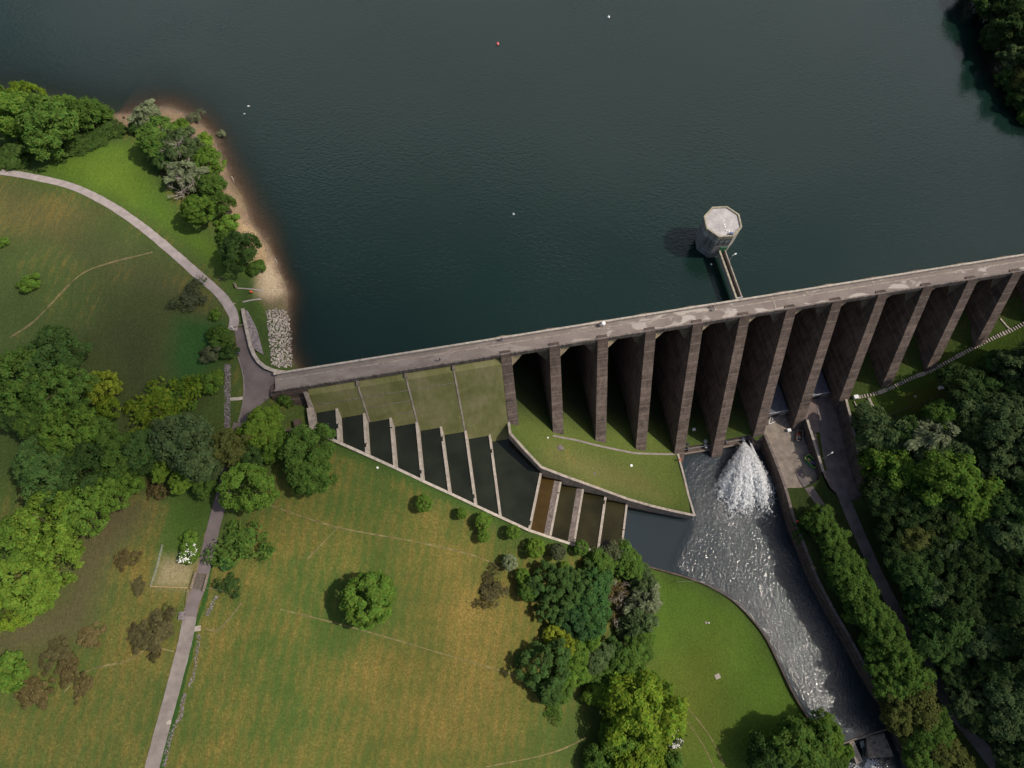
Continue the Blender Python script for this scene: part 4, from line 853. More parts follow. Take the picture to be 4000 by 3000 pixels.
# riprap
def rocks():
    poly = [gpx(x, y)[:2] for x, y in [(1035,1215),(1080,1205),(1115,1212),(1132,1240),(1142,1300),(1144,1360),(1142,1436),(1095,1442),(1060,1425),(1052,1370),(1045,1310),(1040,1250)]]
    P = grid_pts(poly, .48, .45); z = hts(P); r = np.random.default_rng(5); c = np.array([P[:, 0].mean(), P[:, 1].mean(), -3]); mb = MB(c)
    base = []
    for i in range(6):
        b = MB(); b.ball((0, 0, 0), 1, 0, 7, 5); V = np.array(b.v); V *= (1+.22*np.sin(V @ r.normal(0, 2.2, 3)+r.uniform(0, 6)))[:, None]; base.append((V, b.f))
    for i, p in enumerate(P):
        V, f = base[r.integers(6)]; s = r.uniform(.19, .42)*np.array([1, r.uniform(.65, 1), r.uniform(.55, .8)]); a = r.uniform(0, 6.28); R_ = np.array([[math.cos(a), -math.sin(a), 0], [math.sin(a), math.cos(a), 0], [0, 0, 1]])
        mb.add((V*s) @ R_.T+np.array([p[0], p[1], z[i]+.14]), f)
    return tag(mb.build('rubble', M['stone']), 'sloping bank of pale loose boulders at the edge of the reservoir', 'boulders', kind='stuff')
rocks()
rr = np.random.default_rng(21); mb = MB(gpx(960, 800)); b0 = MB(); b0.ball((0, 0, 0), 1, 0, 6, 4); b0v = np.array(b0.v); cl = spline([gpx(x, y) for x, y in [(560,428),(680,434),(765,476),(828,550),(890,705),(980,885),(1070,1020),(1105,1130)]], .4)
for c in cl:
    for k in range(2):
        if rr.random() < .8: c2 = c+np.array([rr.normal(-.6, .9), rr.normal(0, .9), 0]); c2[2] = h1(c2[0], c2[1])+.02; mb.add(b0v*rr.uniform(.06, .22)*np.array([1, rr.uniform(.6, 1), .6])+c2, b0.f)
tag(mb.build('shingle', M['rubble']), 'loose stones strewn along the water line of the beach', 'stones', kind='stuff')
for k, (pa, pb_, lab) in enumerate((((905,690),(915,715),'pale driftwood log lying across the middle of the beach'), ((1072,1010),(1084,1030),'driftwood branch at the sandy lower end of the beach'))):
    a_, b_ = gpx(*pa)+[0, 0, .14], gpx(*pb_)+[0, 0, .12]; mb = MB(a_); mb.tube([a_, (a_+b_)/2+[.1, 0, .05], b_], [.16, .13, .05], 6); mb.tube([(a_+b_)/2, (a_+b_)/2+[.7, .3, .25]], [.07, .02], 5); tag(mb.build('driftwood', M['branch']), lab, 'driftwood')
# curved parapet at the end of the dam with its stone revetment
PW = [gpx(x, y)+[0, 0, 1.15] for x, y in [(953,1212),(960,1245),(968,1285),(977,1325),(986,1362),(998,1392),(1016,1419),(1042,1441),(1078,1455),(1115,1456)]]; 
for q in PW: q[2] = min(q[2], .2) if q[2] > -.2 else q[2]
PW.append(dm(UL+.3, -4.8, .18))
r = empty('parapet_wall', tuple(PW[4]), 'curved stone parapet between the road junction and the boulders', 'wall')
mb = MB(PW[4]); wall_mesh(mb, PW, .75, 3.2); link('wall_face', mb.mesh('wall_face', M['dark_concrete']), None, r)
mb = MB(PW[4]); wall_mesh(mb, [q+[0, 0, .1] for q in PW], .9, .097); link('coping', mb.mesh('coping', M['coping']), None, r)
q = [PW[0], PW[2], PW[4]]; lo = [gpx(x, y) for x, y in [(968,1215),(1004,1285),(1030,1386)]]
mb = MB(PW[4]); vs = [a_-[0, 0, .25] for a_ in q]+[b_+[0, 0, .15] for b_ in lo]+[a_-[0, 0, 3] for a_ in q]+[b_-[0, 0, 2] for b_ in lo]
mb.add(vs, [(0, 3, 4, 1), (1, 4, 5, 2), (3, 9, 10, 4), (4, 10, 11, 5), (2, 5, 11, 8), (0, 6, 9, 3)]); link('revetment', mb.mesh('revetment', M['rubble']), None, r)
mb = MB(gpx(1060,1545)); kb = [gpx(x, y)+[0, 0, .32] for x, y in [(985,1625),(1000,1602),(1022,1574),(1062,1544),(1100,1527),(1125,1522)]]; wall_mesh(mb, kb, .4, 1.0); tag(mb.build('roadside_kerb', M['fascia']), 'curved low kerb wall on the inner bend of the road junction', 'kerb')
mb = MB(gpx(953,1500)); kb = [gpx(x, y)+[0, 0, .22] for x, y in [(931,1395),(945,1440),(953,1480),(955,1530),(945,1600),(932,1650)]]; wall_mesh(mb, kb, .3, .6); tag(mb.build('roadside_kerb', M['lane']), 'straight low kerb along the left edge of the road junction', 'kerb')
def rubble_line(pxs, w, label, seed=1, n=9, mat='rubble', sz=(.10, .24)):
    c = spline([gpx(x, y) for x, y in pxs], .5); rr = np.random.default_rng(seed); mb = MB(c[len(c)//2]); b = MB(); b.ball((0, 0, 0), 1, 0, 6, 4); V = np.array(b.v)
    for p in c:
        for k in range(n):
            q = p+np.array([rr.uniform(-w/2, w/2), rr.uniform(-.3, .3), 0]); s = rr.uniform(*sz); q[2] += .05; mb.add(V*s*np.array([1, rr.uniform(.6, 1), .7])+q, b.f)
    return tag(mb.build('stone_row', M[mat]), label, 'stones')
rubble_line([(889,1428),(889,1500),(888,1600),(888,1688)], 1.55, 'long straight row of dark stones left of the road junction', 1, 16, sz=(.14, .26))
rubble_line([(846,2330),(826,2365),(810,2402)], .9, 'short row of fallen stones right of the lane below the cattle grid', 2, 6)
rubble_line([(778,2482),(770,2540),(762,2600),(745,2680)], .8, 'scattered row of grey stones right of the pale lane', 3, 4)
rubble_line([(718,2715),(704,2800),(675,2850),(640,2990)], .9, 'lowest row of fallen stones along the pale lane', 4, 6)
# fences
def fence(pxs, label, step=3.2, h=1.1, wires=(.35, .7, 1.0), name='post_and_wire_fence', rr=.07, mat='wood', rails=False):
    c = resample([gpx(x, y) for x, y in pxs], step, False); o = c[len(c)//2]; r = empty(name, tuple(o), label, 'fence')
    for p in c:
        p = p.copy(); p[2] = h1(p[0], p[1]); mb = MB(o); mb.tube([p-[0, 0, .3], p+[0, 0, h]], rr, 6); link('post', mb.mesh('post', M[mat]), None, r)
    mb = MB(o)
    for w_ in wires: mb.tube([p+[0, 0, w_] for p in c], .05 if rails else .018, 4)
    link('rail' if rails else 'wire', mb.mesh('wire', M[mat if rails else 'steel']), None, r); return r
fence([(2640,2272),(2725,2270),(2760,2288),(2806,2314),(2875,2350),(2902,2371),(2931,2404),(2958,2440),(2977,2463),(2991,2488),(3007,2515),(3026,2554),(3049,2595),(3075,2650),(3105,2710)], 'post and wire fence around the edge of the mown river lawn', 3.4)
fence([(594,2292),(660,2294),(733,2297)], 'pale rail fence along the bottom of the rough plot left of the cattle grid', 2.6, 1.1, (.5, 1.0), 'rail_fence', .07, 'palewood', True)
fence([(640,2130),(618,2220),(594,2292)], 'wire fence climbing the left side of the rough plot', 3.0)
fence([(3397,1648),(3480,1618),(3560,1590),(3676,1545)], 'thin wire fence between the bright grass and the shaded wood', 3.2)
fence([(805,2298),(830,2300),(880,2310)], 'short rail fence right of the cattle grid', 2.2, 1.1, (.5, 1.0), 'rail_fence', .07, 'wood', True)
fence([(740,2305),(738,2330),(736,2352)], 'short wooden hurdle beside the lane just below the cattle grid', 1.5, 1.15, (.35, .7, 1.1), 'hurdle_fence', .07, 'wood', True)
pc = gpx(785, 2272); ld = gpx(776,2300)-gpx(797,2225); ld[2] = 0; ld /= np.linalg.norm(ld); ls = np.array([-ld[1], ld[0], 0]); rz = math.atan2(ld[1], ld[0])
r = empty('cattle_grid', tuple(pc), 'metal cattle grid across the lane with rails on both sides', 'cattle grid')
gz = lambda v: np.array([v[0], v[1], h1(v[0], v[1])])
mb = MB(pc)
for k in range(17):
    e0, e1 = gz(pc+ld*(-1.75+k*.22)-ls*1.2)+[0, 0, .30], gz(pc+ld*(-1.75+k*.22)+ls*1.2)+[0, 0, .30]; mb.tube([e0, e1], .055, 6)
link('grid_bars', mb.mesh('grid_bars', M['wood']), None, r)
mb = MB(pc); cs = [gz(pc+ld*a*1.85+ls*b*1.25)+[0, 0, .2] for a, b in ((-1, -1), (1, -1), (1, 1), (-1, 1))]; mb.hexa([c-[0, 0, .5] for c in cs], cs); link('pit', mb.mesh('pit', M['dark']), None, r)
for s_ in (-1.45, 1.45):
    mb = MB(pc)
    for zz in (.5, .85, 1.2): mb.tube([gz(pc+ls*s_-ld*1.9)+[0, 0, zz], gz(pc+ls*s_+ld*1.9)+[0, 0, zz]], .07, 6)
    for k in range(4): q = gz(pc+ls*s_+ld*(-1.9+k*1.266)); mb.tube([q, q+[0, 0, 1.25]], .07, 6)
    link('side_rail', mb.mesh('side_rail', M['wood']), None, r)
# gate across the path end
a_, b_ = gpx(912, 1284), gpx(958, 1272); r = empty('barrier_gate', tuple((a_+b_)/2), 'low dark barrier with a white post across the end of the gravel path', 'barrier')
mb = MB((a_+b_)/2); mb.tube([a_+[0, 0, .9], b_+[0, 0, .9]], .09); mb.tube([a_+[0, 0, .5], b_+[0, 0, .5]], .06); mb.tube([b_, b_+[0, 0, 1.1]], .12); link('bar', mb.mesh('bar', M['wood']), None, r)
mb = MB((a_+b_)/2); mb.tube([a_, a_+[0, 0, 1.15]], .17, 10); mb.ball(a_+[0, 0, 1.15], .17); link('post', mb.mesh('post', M['white']), None, r)
# lifebuoys
def lifebuoy(p, label, rot=0):
    r = empty('lifebuoy', tuple(p), label, 'lifebuoy'); mb = MB(p); mb.tube([p, p+[0, 0, 1.25]], .06); link('post', mb.mesh('post', M['wood']), None, r)
    c = p+np.array([0, -.12, 1.1]); pts = [c+.34*np.array([math.cos(t), -.45*math.sin(t), .9*math.sin(t)]) for t in np.linspace(0, 2*math.pi, 17)]; mb = MB(p); mb.tube(pts, .13, 8); mb.box(c+[0, .05, 0], (.72, .1, .86), 0, top=.7); link('ring', mb.mesh('ring', M['orange']), None, r)
lifebuoy(gpx(987, 1146), 'orange lifebuoy on a post on the grass above the beach')
lifebuoy(at(2652, 1797, -46.5), 'red lifebuoy on the wall between the dam foot lawn and the river')
lifebuoy(at(3109, 2037, -44.7), 'small red lifebuoy on the right river wall')
# floats and birds on the water
def buoy(px, mat, r, label):
    p = at(*px, WATER); e = empty('buoy', tuple(p), label, 'buoy', 'small buoys on the reservoir'); mb = MB(p); mb.ball(p+[0, 0, r*.35], (r, r, r*.9)); link('float', mb.mesh('float', mat, True), None, e); mb = MB(p); mb.tube([p+[0, 0, r], p+[0, 0, r*1.9]], r*.22); link('mast', mb.mesh('mast', mat), None, e)
buoy((1944,173), simple('pink red buoy paint', (.75, .16, .16), .4), .5, 'pinkish red buoy floating far out on the reservoir')
buoy((2377,68), M['white'], .45, 'white buoy at the top edge of the reservoir')
buoy((2006,837), M['white'], .3, 'small white buoy in the middle of the reservoir')
buoy((2778,1033), M['white'], .28, 'small white buoy beside the tower footbridge')
def bird(px, s, label):
    p = at(*px, WATER); e = empty('gull', tuple(p), label, 'bird'); mb = MB(p); mb.ball(p+[0, 0, s*.25], (s, s*.5, s*.38)); mb.ball(p+[s*.85, 0, s*.7], (s*.26, s*.22, s*.24)); mb.tube([p+[s*.6, 0, s*.35], p+[s*.85, 0, s*.65]], [s*.25, s*.18]); link('body', mb.mesh('body', M['white'], True), None, e)
    mb = MB(p); mb.tube([p+[s*1.05, 0, s*.7], p+[s*1.35, 0, s*.66]], [s*.09, s*.02], 5); link('beak', mb.mesh('beak', M['orange']), None, e)
    mb = MB(p)
    for sy in (-1, 1): mb.ball(p+[-s*.15, sy*s*.42, s*.36], (s*.8, s*.12, s*.2))
    link('wings', mb.mesh('wings', M['c_white'], True), None, e)
bird((971,416), .42, 'larger of two white gulls floating off the beach point'); bird((955,445), .3, 'smaller of two white gulls floating off the beach point')
# hatches, slabs, bench, posts
def disc(px, r, h, label, mat='white', name='manhole_cover', cat='manhole cover'):
    p = gpx2(*px); mb = MB(p); mb.tube([p-[0, 0, .2], p+[0, 0, h*.7], p+[0, 0, h]], [r, r, r*.9], 20); return tag(mb.build(name, M[mat]), label, cat)
disc((2466,1819), .42, .3, 'round white chamber cover on the lawn at the foot of the dam')
disc((2323,1850), .42, .15, 'round grey chamber cover sunk in the dam foot lawn', 'fascia')
disc((2140,1711), .24, .4, 'small white marker on the lawn by the second buttress toe')
disc((1475,1827), .3, .25, 'small white chamber cover above the spillway outer wall')
disc((2758,2432), .38, .2, 'pale round cover in the middle of the mown river lawn', 'coping')
disc((2769,2433), .2, .3, 'tiny white marker beside the round cover on the river lawn')
disc((3575,1549), .4, .2, 'pale round cover on the grass below the stone steps', 'coping')
def slab(px, a, b, h, label, mat, name='slab', cat='slab', rz=0.1):
    p = gpx2(*px); mb = MB(p); mb.box(p+[0, 0, h/2-.06], (a, b, h+.12), rz); mb.box(p+[0, 0, h+.02], (a*.86, b*.86, .04), rz); return tag(mb.build(name, M[mat]), label, cat)
slab((2186,1750), 2.2, 1.6, .35, 'square dark concrete chamber below the second buttress', 'fascia', 'chamber', 'chamber', AL)
slab((2803,2642), 1.5, 1.3, .1, 'pale square slab in the river lawn', 'coping', rz=.4)
slab((772,2455), 1.4, 1.2, .15, 'pinkish slab at the right edge of the pale lane', 'coping')
slab((660,2820), 1.0, 1.0, .12, 'small pale slab on the verge lower down the lane', 'coping')
slab((714,2405), 1.6, 1.7, .5, 'grey stone trough left of the lane', 'rubble', 'stone_trough', 'trough')
slab((928,1378), 1.1, .9, 1.0, 'blue grey cabinet on the left side of the road junction', 'slate', 'roadside_cabinet', 'cabinet')
slab((914,1187), .8, .35, .12, 'flat pale stone on the grass near the path end', 'stone', 'flat_stone', 'stone', .3)
p = gpx(924, 1118); r = empty('bench', tuple(p), 'dark wooden bench between the path and the beach', 'bench', None, 2.0)
mb = MB(); mb.box((0, 0, .45), (1.6, .42, .06)); link('seat', mb.mesh('seat', M['wood']), None, r)
mb = MB(); mb.box((0, .24, .75), (1.6, .06, .45)); link('backrest', mb.mesh('backrest', M['wood']), None, r)
for sx in (-.7, .7): mb = MB(); mb.box((sx, 0, .21), (.08, .42, .42)); link('leg', mb.mesh('leg', M['wood']), None, r)
p = gpx(871, 1097); r = empty('notice_board', tuple(p), 'small dark notice board beside the gravel path', 'sign'); mb = MB(p); mb.box(p+[0, 0, 1.2], (.9, .08, .7), .4); link('board', mb.mesh('board', M['dark']), None, r)
for s_ in (-.4, .4): mb = MB(p); q = p+[s_*math.cos(.4), s_*math.sin(.4), 0]; mb.tube([q, q+[0, 0, 1.5]], .05); link('leg', mb.mesh('leg', M['wood']), None, r)
# weir at the lower right
wl = [at(3245,2925,RIVER+.25), at(3345,2885,RIVER+.25), at(3462,2850,RIVER+.25)]; r = empty('river_weir', tuple(wl[1]), 'concrete weir with a plank sill and a square block at the end of the river', 'weir'); wo = wl[1]
mb = MB(wo); wall_mesh(mb, wl, .3, 4, smooth=False); link('sill', mb.mesh('sill', M['wood']), None, r)
mb = MB(wo); wall_mesh(mb, [q+np.array([0, .45, -.6]) for q in wl], .5, 4, smooth=False); link('sill_base', mb.mesh('sill_base', M['dark_concrete']), None, r)
tp = [at(x, y, -51.6) for x, y in [(3383,2880),(3450,2855),(3492,2955),(3392,2962)]]; bt = [q-[0, 0, 4.5] for q in tp]; mb = MB(wo); mb.hexa(bt[::-1], tp[::-1]); link('block', mb.mesh('block', concrete('mottled weir concrete', (.27, .22, .18), .6, .9)), None, r)
tp = [at(x, y, -51.9) for x, y in [(3318,2900),(3335,2893),(3372,2975),(3345,2985)]]; mb = MB(wo); mb.hexa([q-np.array([0, 0, 4.5]) for q in tp][::-1], tp[::-1]); link('cheek_wall', mb.mesh('cheek_wall', M['concrete']), None, r)
mb = MB(wo); q = [at(3365,2895,-51.2), at(3375,2930,-52.5), at(3378,2970,-54.0), at(3360,3000,-54.3)]; wall_mesh(mb, q, 1.2, .3); link('falling_water', mb.mesh('falling_water', M['river']), None, r)
f_ = MB(wo); rr = np.random.default_rng(8)
for k in range(420): c = at(rr.normal(3385, 24), rr.normal(2990, 14), -54.3); s_ = rr.uniform(.05, .2); e_ = rr.uniform(0, 3); d_ = np.array([math.cos(e_), math.sin(e_), 0])*s_*2; n_ = np.array([-math.sin(e_), math.cos(e_), .3])*s_*.6; f_.add([c-d_, c+n_, c+d_, c-n_+[0, 0, .1]], [(0, 1, 2, 3)])
link('foam', f_.mesh('foam', M['spray']), None, r)['kind'] = 'stuff'

# ------------------------------------------------------------------ people
def person(p, face, label, top, legs, pose='walk', hat=None, phase=1):
    """skinned figure, z up, facing +x before the turn"""
    k = phase
    J = {'pel': (0, 0, .95), 'sp': (0, 0, 1.18), 'ch': (.02, 0, 1.38), 'nk': (.02, 0, 1.5), 'hd': (.04, 0, 1.6), 'tp': (.04, 0, 1.73)}
    for s, nm in ((1, 'l'), (-1, 'r')):
        sw = s*k; J[nm+'hip'] = (0, .10*s, .90); J[nm+'kn'] = (.13*sw+.03, .11*s, .5); J[nm+'an'] = (.26*sw-.05, .11*s, .08); J[nm+'to'] = (.26*sw+.13, .12*s, .04)
        J[nm+'sh'] = (.01, .2*s, 1.42); J[nm+'el'] = (-.12*sw-.02, .25*s, 1.14); J[nm+'wr'] = (-.16*sw+.08, .25*s, .90); J[nm+'ha'] = (-.16*sw+.10, .25*s, .82)
    if pose == 'stand':
        for nm in 'lr':
            s = 1 if nm == 'l' else -1
            J[nm+'kn'] = (.02, .11*s, .5); J[nm+'an'] = (0, .11*s, .08); J[nm+'to'] = (.17, .13*s, .04); J[nm+'el'] = (-.03, .27*s, 1.13); J[nm+'wr'] = (.05, .26*s, .9); J[nm+'ha'] = (.07, .26*s, .82)
    if pose == 'hold':
        J['rel'] = (.14, -.24, 1.18); J['rwr'] = (.26, -.12, 1.28); J['rha'] = (.27, -.10, 1.34)
    if pose == 'sit':
        d = -.83
        for q in ('pel', 'sp', 'ch', 'nk', 'hd', 'tp'): J[q] = (J[q][0]-.06*(J[q][2]-.95), J[q][1], J[q][2]+d)
        for nm in 'lr':
            s = 1 if nm == 'l' else -1
            J[nm+'hip'] = (.02, .11*s, .11); J[nm+'kn'] = (.42, .16*s, .30 if s > 0 else .42); J[nm+'an'] = (.78 if s > 0 else .62, .14*s, .08); J[nm+'to'] = (J[nm+'an'][0]+.16, .14*s, .10)
            J[nm+'sh'] = (-.03, .2*s, .57); J[nm+'el'] = (-.14, .28*s, .32); J[nm+'wr'] = (.05, .30*s, .12); J[nm+'ha'] = (.12, .31*s, .07)
    R = dict(pel=.15, sp=.14, ch=.17, nk=.06, hd=.10, tp=.075); 
    for nm in 'lr': R.update({nm+'hip': .10, nm+'kn': .062, nm+'an': .045, nm+'to': .04, nm+'sh': .07, nm+'el': .045, nm+'wr': .032, nm+'ha': .036})
    E_ = [('pel', 'sp'), ('sp', 'ch'), ('ch', 'nk'), ('nk', 'hd'), ('hd', 'tp')]
    for nm in 'lr': E_ += [('pel', nm+'hip'), (nm+'hip', nm+'kn'), (nm+'kn', nm+'an'), (nm+'an', nm+'to'), ('ch', nm+'sh'), (nm+'sh', nm+'el'), (nm+'el', nm+'wr'), (nm+'wr', nm+'ha')]
    names = list(J); me = bpy.data.meshes.new('body_frame'); me.from_pydata([J[q] for q in names], [(names.index(a), names.index(b)) for a, b in E_], [])
    o = bpy.data.objects.new('body_frame', me); COL.objects.link(o); m = o.modifiers.new('s', 'SKIN'); o.modifiers.new('d', 'SUBSURF').levels = 1
    for i, q in enumerate(names): sv = me.skin_vertices[0].data[i]; sv.radius = (R[q], R[q]); sv.use_root = q == 'pel'
    dg = bpy.context.evaluated_depsgraph_get(); nm_ = bpy.data.meshes.new_from_object(o.evaluated_get(dg)); bpy.data.objects.remove(o); nm_.name = 'body'
    V = [Vector(v.co) for v in nm_.vertices]; F_ = [tuple(pl.vertices) for pl in nm_.polygons]
    mb = MB(); mb.v = [tuple(v) for v in V]; mb.f = F_
    for nm in 'lr':       # five separate fingers on each hand
        s = 1 if nm == 'l' else -1; h = np.array(J[nm+'ha']); w_ = np.array(J[nm+'wr']); d_ = (h-w_)/np.linalg.norm(h-w_); ac = np.array([1., 0, 0])-d_*d_[0]; ac /= np.linalg.norm(ac)+1e-6; inn = np.array([0, -s*1., 0])
        for j, (o_, L) in enumerate(((-.027, .075), (-.009, .088), (.010, .083), (.028, .065))): b0 = h+ac*o_; mb.tube([b0, b0+d_*L*.5+inn*.006, b0+d_*L*.9+inn*.03], [.010, .009, .007], 6)
        b0 = w_+(h-w_)*.45+ac*.03; mb.tube([b0, b0+ac*.03+d_*.03, b0+ac*.04+d_*.065+inn*.01], [.012, .011, .008], 6)
    hc = np.array(J['hd']); mb.ball(hc+[.10, 0, .0], (.022, .014, .02), seg=6, rings=4)
    for s in (-1, 1): mb.ball(hc+[.0, .098*s, .0], (.02, .012, .03), seg=6, rings=4)
    mi = []
    zs = J['pel'][2]
    for f in mb.f:
        c = np.mean([mb.v[i] for i in f], 0)
        if c[2] > J['nk'][2]+.01: mi.append(0)
        elif np.hypot(c[1], 0) > .2 and pose != 'sit' and c[2] < .97: mi.append(0)
        elif pose == 'sit' and abs(c[1]) > .25 and c[0] < .25 and c[2] < .2: mi.append(0)
        elif c[2] > zs+.02 or (abs(c[1]) > .2 and c[2] > .97): mi.append(1)
        elif c[2] < .09 and pose != 'sit': mi.append(3)
        else: mi.append(2)
    mb.mi = mi; r = empty('person', tuple(p), label, 'person', None, face)
    link('body', mb.mesh('body', [M['skin'], M[top], M[legs], M['c_black']], True), None, r)
    hb = MB(); hb.ball(hc+[-.02, 0, .045], (.118, .112, .115), seg=10, rings=7)
    link('hair' if hat is None else 'hat', hb.mesh('hair', M['hair'] if hat is None else M[hat], True), None, r)
    eb = MB()
    for s in (-1, 1): eb.ball(hc+[.098, .036*s, .015], .011, seg=6, rings=4)
    link('eyes', eb.mesh('eyes', M['dark']), None, r)
    mb2 = MB(); mb2.ball(hc+[.092, 0, -.05], (.012, .028, .008), seg=6, rings=4); link('mouth', mb2.mesh('mouth', M['c_pink']), None, r)
    return r
DK = -1.0
person(at(1719, 1409, DK), 3.3, 'person in dark clothes walking alone on the left half of the dam road', 'c_black', 'c_navy', phase=1)
person(at(1960, 1332, DK+.14), .1, 'person in a blue top walking near the first buttress', 'c_navy', 'c_blue', phase=-1)
um = at(2352, 1277, DK); person(um, 1.2, 'person in pale clothes walking under a white umbrella', 'c_lilac', 'c_grey', 'hold')
r = empty('umbrella', tuple(um+[.1, .25, 1.34]), 'open white umbrella held over a person on the dam road', 'umbrella'); mb = MB(); vs = [(0, 0, .78)]; fs = []
for j, (rr_, zz) in enumerate(((.28, .72), (.48, .60), (.62, .42))):
    for k in range(12): sc = 1 if k % 2 == 0 else .95; vs.append((rr_*sc*math.cos(k*math.pi/6), rr_*sc*math.sin(k*math.pi/6), zz))
fs = [(0, 1+k, 1+(k+1) % 12) for k in range(12)]+[(1+12*j+k, 13+12*j+k, 13+12*j+(k+1) % 12, 1+12*j+(k+1) % 12) for j in (0, 1) for k in range(12)]
mb.add(vs, fs); mb.add([(x*.98, y*.98, z-.012) for x, y, z in vs], [f[::-1] for f in fs]); link('canopy', mb.mesh('canopy', M['white']), None, r)
mb = MB(); mb.tube([(0, 0, -.05), (0, 0, .86)], .012, 6); link('shaft', mb.mesh('shaft', M['steel']), None, r)
person(at(2787, 1214, DK), 3.2, 'person in a white top walking nearest the road centre by the tower', 'c_white', 'c_lilac', phase=1)
person(at(2783, 1203, DK+.14), 3.1, 'dark haired person in pink walking on the footway by the tower', 'c_pink', 'c_black', phase=-1)
for px, f_, t_, l_, lab in (((503, 463), 2.4, 'c_white', 'c_navy', 'person in a white top sitting on the beach point'), ((487, 463), 2.6, 'c_black', 'c_black', 'person in dark clothes sitting on the beach point')): person(gpx(*px), f_, lab, t_, l_, 'sit')
# ------------------------------------------------------------------ trees
def leaf_mesh(name, seed, lobes=70, per=80, size=(.055, .095), lobe_r=(.17, .30), zs=.85, low=-.45, upw=.35, shape='round', irr=.16, elong=1.0, inner=350, core=.93):
    r = np.random.default_rng(seed); C = []; 
    while len(C) < lobes:
        d = r.normal(0, 1, 3); d /= np.linalg.norm(d)
        if d[2] < low: continue
        C.append(d)
    C = np.array(C); ph = r.uniform(0, 6.28, 6); az = np.arctan2(C[:, 1], C[:, 0])
    out = 1+irr*(np.sin(2*az+ph[0])+.7*np.sin(3*az+ph[1])+.6*np.sin(5*az+ph[2]))*np.sqrt(np.maximum(0, 1-C[:, 2]**2))+irr*.6*r.normal(0, 1, lobes)
    lr = r.uniform(*lobe_r, lobes); cen = C*(core*out-lr)[:, None]
    if shape == 'pine': cen[:, 2] = C[:, 2]*(core-lr*.5)
    ps = []; ns = []; sh = []
    for i in range(lobes):
        d = r.normal(0, 1, (per, 3)); d += C[i]*.55+np.array([0, 0, upw]); d /= np.linalg.norm(d, axis=1)[:, None]
        rad_ = lr[i]*(r.uniform(.45, 1.0, per)**.5)*np.where(r.random(per) < .10, 1.35, 1)
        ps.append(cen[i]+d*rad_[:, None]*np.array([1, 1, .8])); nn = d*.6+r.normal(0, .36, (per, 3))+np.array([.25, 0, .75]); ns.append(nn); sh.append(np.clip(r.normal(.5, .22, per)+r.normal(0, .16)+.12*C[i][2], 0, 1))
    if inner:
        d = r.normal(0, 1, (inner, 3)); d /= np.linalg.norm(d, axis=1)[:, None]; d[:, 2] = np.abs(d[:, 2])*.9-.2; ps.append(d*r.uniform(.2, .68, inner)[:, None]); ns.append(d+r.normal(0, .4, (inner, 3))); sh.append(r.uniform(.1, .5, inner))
    Pp = np.vstack(ps)*np.array([1, 1, zs]); Nn = np.vstack(ns); Nn /= np.linalg.norm(Nn, axis=1)[:, None]; S = np.concatenate(sh); n = len(Pp)
    a = np.cross(Nn, r.normal(0, 1, (n, 3))); a /= np.linalg.norm(a, axis=1)[:, None]; b = np.cross(Nn, a); sz = r.uniform(*size, n)[:, None]
    if shape == 'willow': a = Pp*np.array([1, 1, 0])+r.normal(0, .3, (n, 3))+[0, 0, -.35]; a /= np.linalg.norm(a, axis=1)[:, None]; b = np.cross(Nn, a); b /= np.linalg.norm(b, axis=1)[:, None]+1e-6
    q = np.stack([Pp-a*sz*elong, Pp+b*sz*.55-a*sz*.1, Pp+a*sz*elong, Pp-b*sz*.55-a*sz*.1], 1).reshape(-1, 3)
    me = bpy.data.meshes.new(name); me.vertices.add(4*n); me.vertices.foreach_set('co', q.astype(np.float32).ravel()); me.loops.add(4*n); me.loops.foreach_set('vertex_index', np.arange(4*n, dtype=np.int32)); me.polygons.add(n); me.polygons.foreach_set('loop_start', np.arange(0, 4*n, 4, dtype=np.int32)); me.polygons.foreach_set('loop_total', np.full(n, 4, np.int32))
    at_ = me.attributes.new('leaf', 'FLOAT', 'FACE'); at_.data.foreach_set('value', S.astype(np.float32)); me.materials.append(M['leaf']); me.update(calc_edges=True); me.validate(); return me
PROTO = {
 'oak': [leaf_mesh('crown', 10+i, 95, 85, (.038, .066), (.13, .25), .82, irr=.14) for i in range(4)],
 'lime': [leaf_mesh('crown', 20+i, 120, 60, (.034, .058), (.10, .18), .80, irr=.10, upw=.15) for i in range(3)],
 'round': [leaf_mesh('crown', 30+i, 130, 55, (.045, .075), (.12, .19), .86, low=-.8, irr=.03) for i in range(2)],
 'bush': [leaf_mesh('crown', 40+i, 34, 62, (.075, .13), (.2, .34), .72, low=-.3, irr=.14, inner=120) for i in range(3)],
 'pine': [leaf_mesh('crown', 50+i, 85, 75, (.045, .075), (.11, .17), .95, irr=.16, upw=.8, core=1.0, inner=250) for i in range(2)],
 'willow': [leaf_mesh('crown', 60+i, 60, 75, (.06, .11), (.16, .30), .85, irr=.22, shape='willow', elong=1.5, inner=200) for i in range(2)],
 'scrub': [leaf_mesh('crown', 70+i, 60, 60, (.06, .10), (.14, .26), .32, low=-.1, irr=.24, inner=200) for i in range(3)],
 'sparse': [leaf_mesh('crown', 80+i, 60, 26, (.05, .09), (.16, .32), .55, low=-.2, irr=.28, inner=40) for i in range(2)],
}
BLOSSOM = leaf_mesh('blossom', 91, 26, 5, (.05, .09), (.2, .34), .74, low=0, irr=.12, inner=0, core=1.0); BLOSSOM.materials[0] = M['blossom']
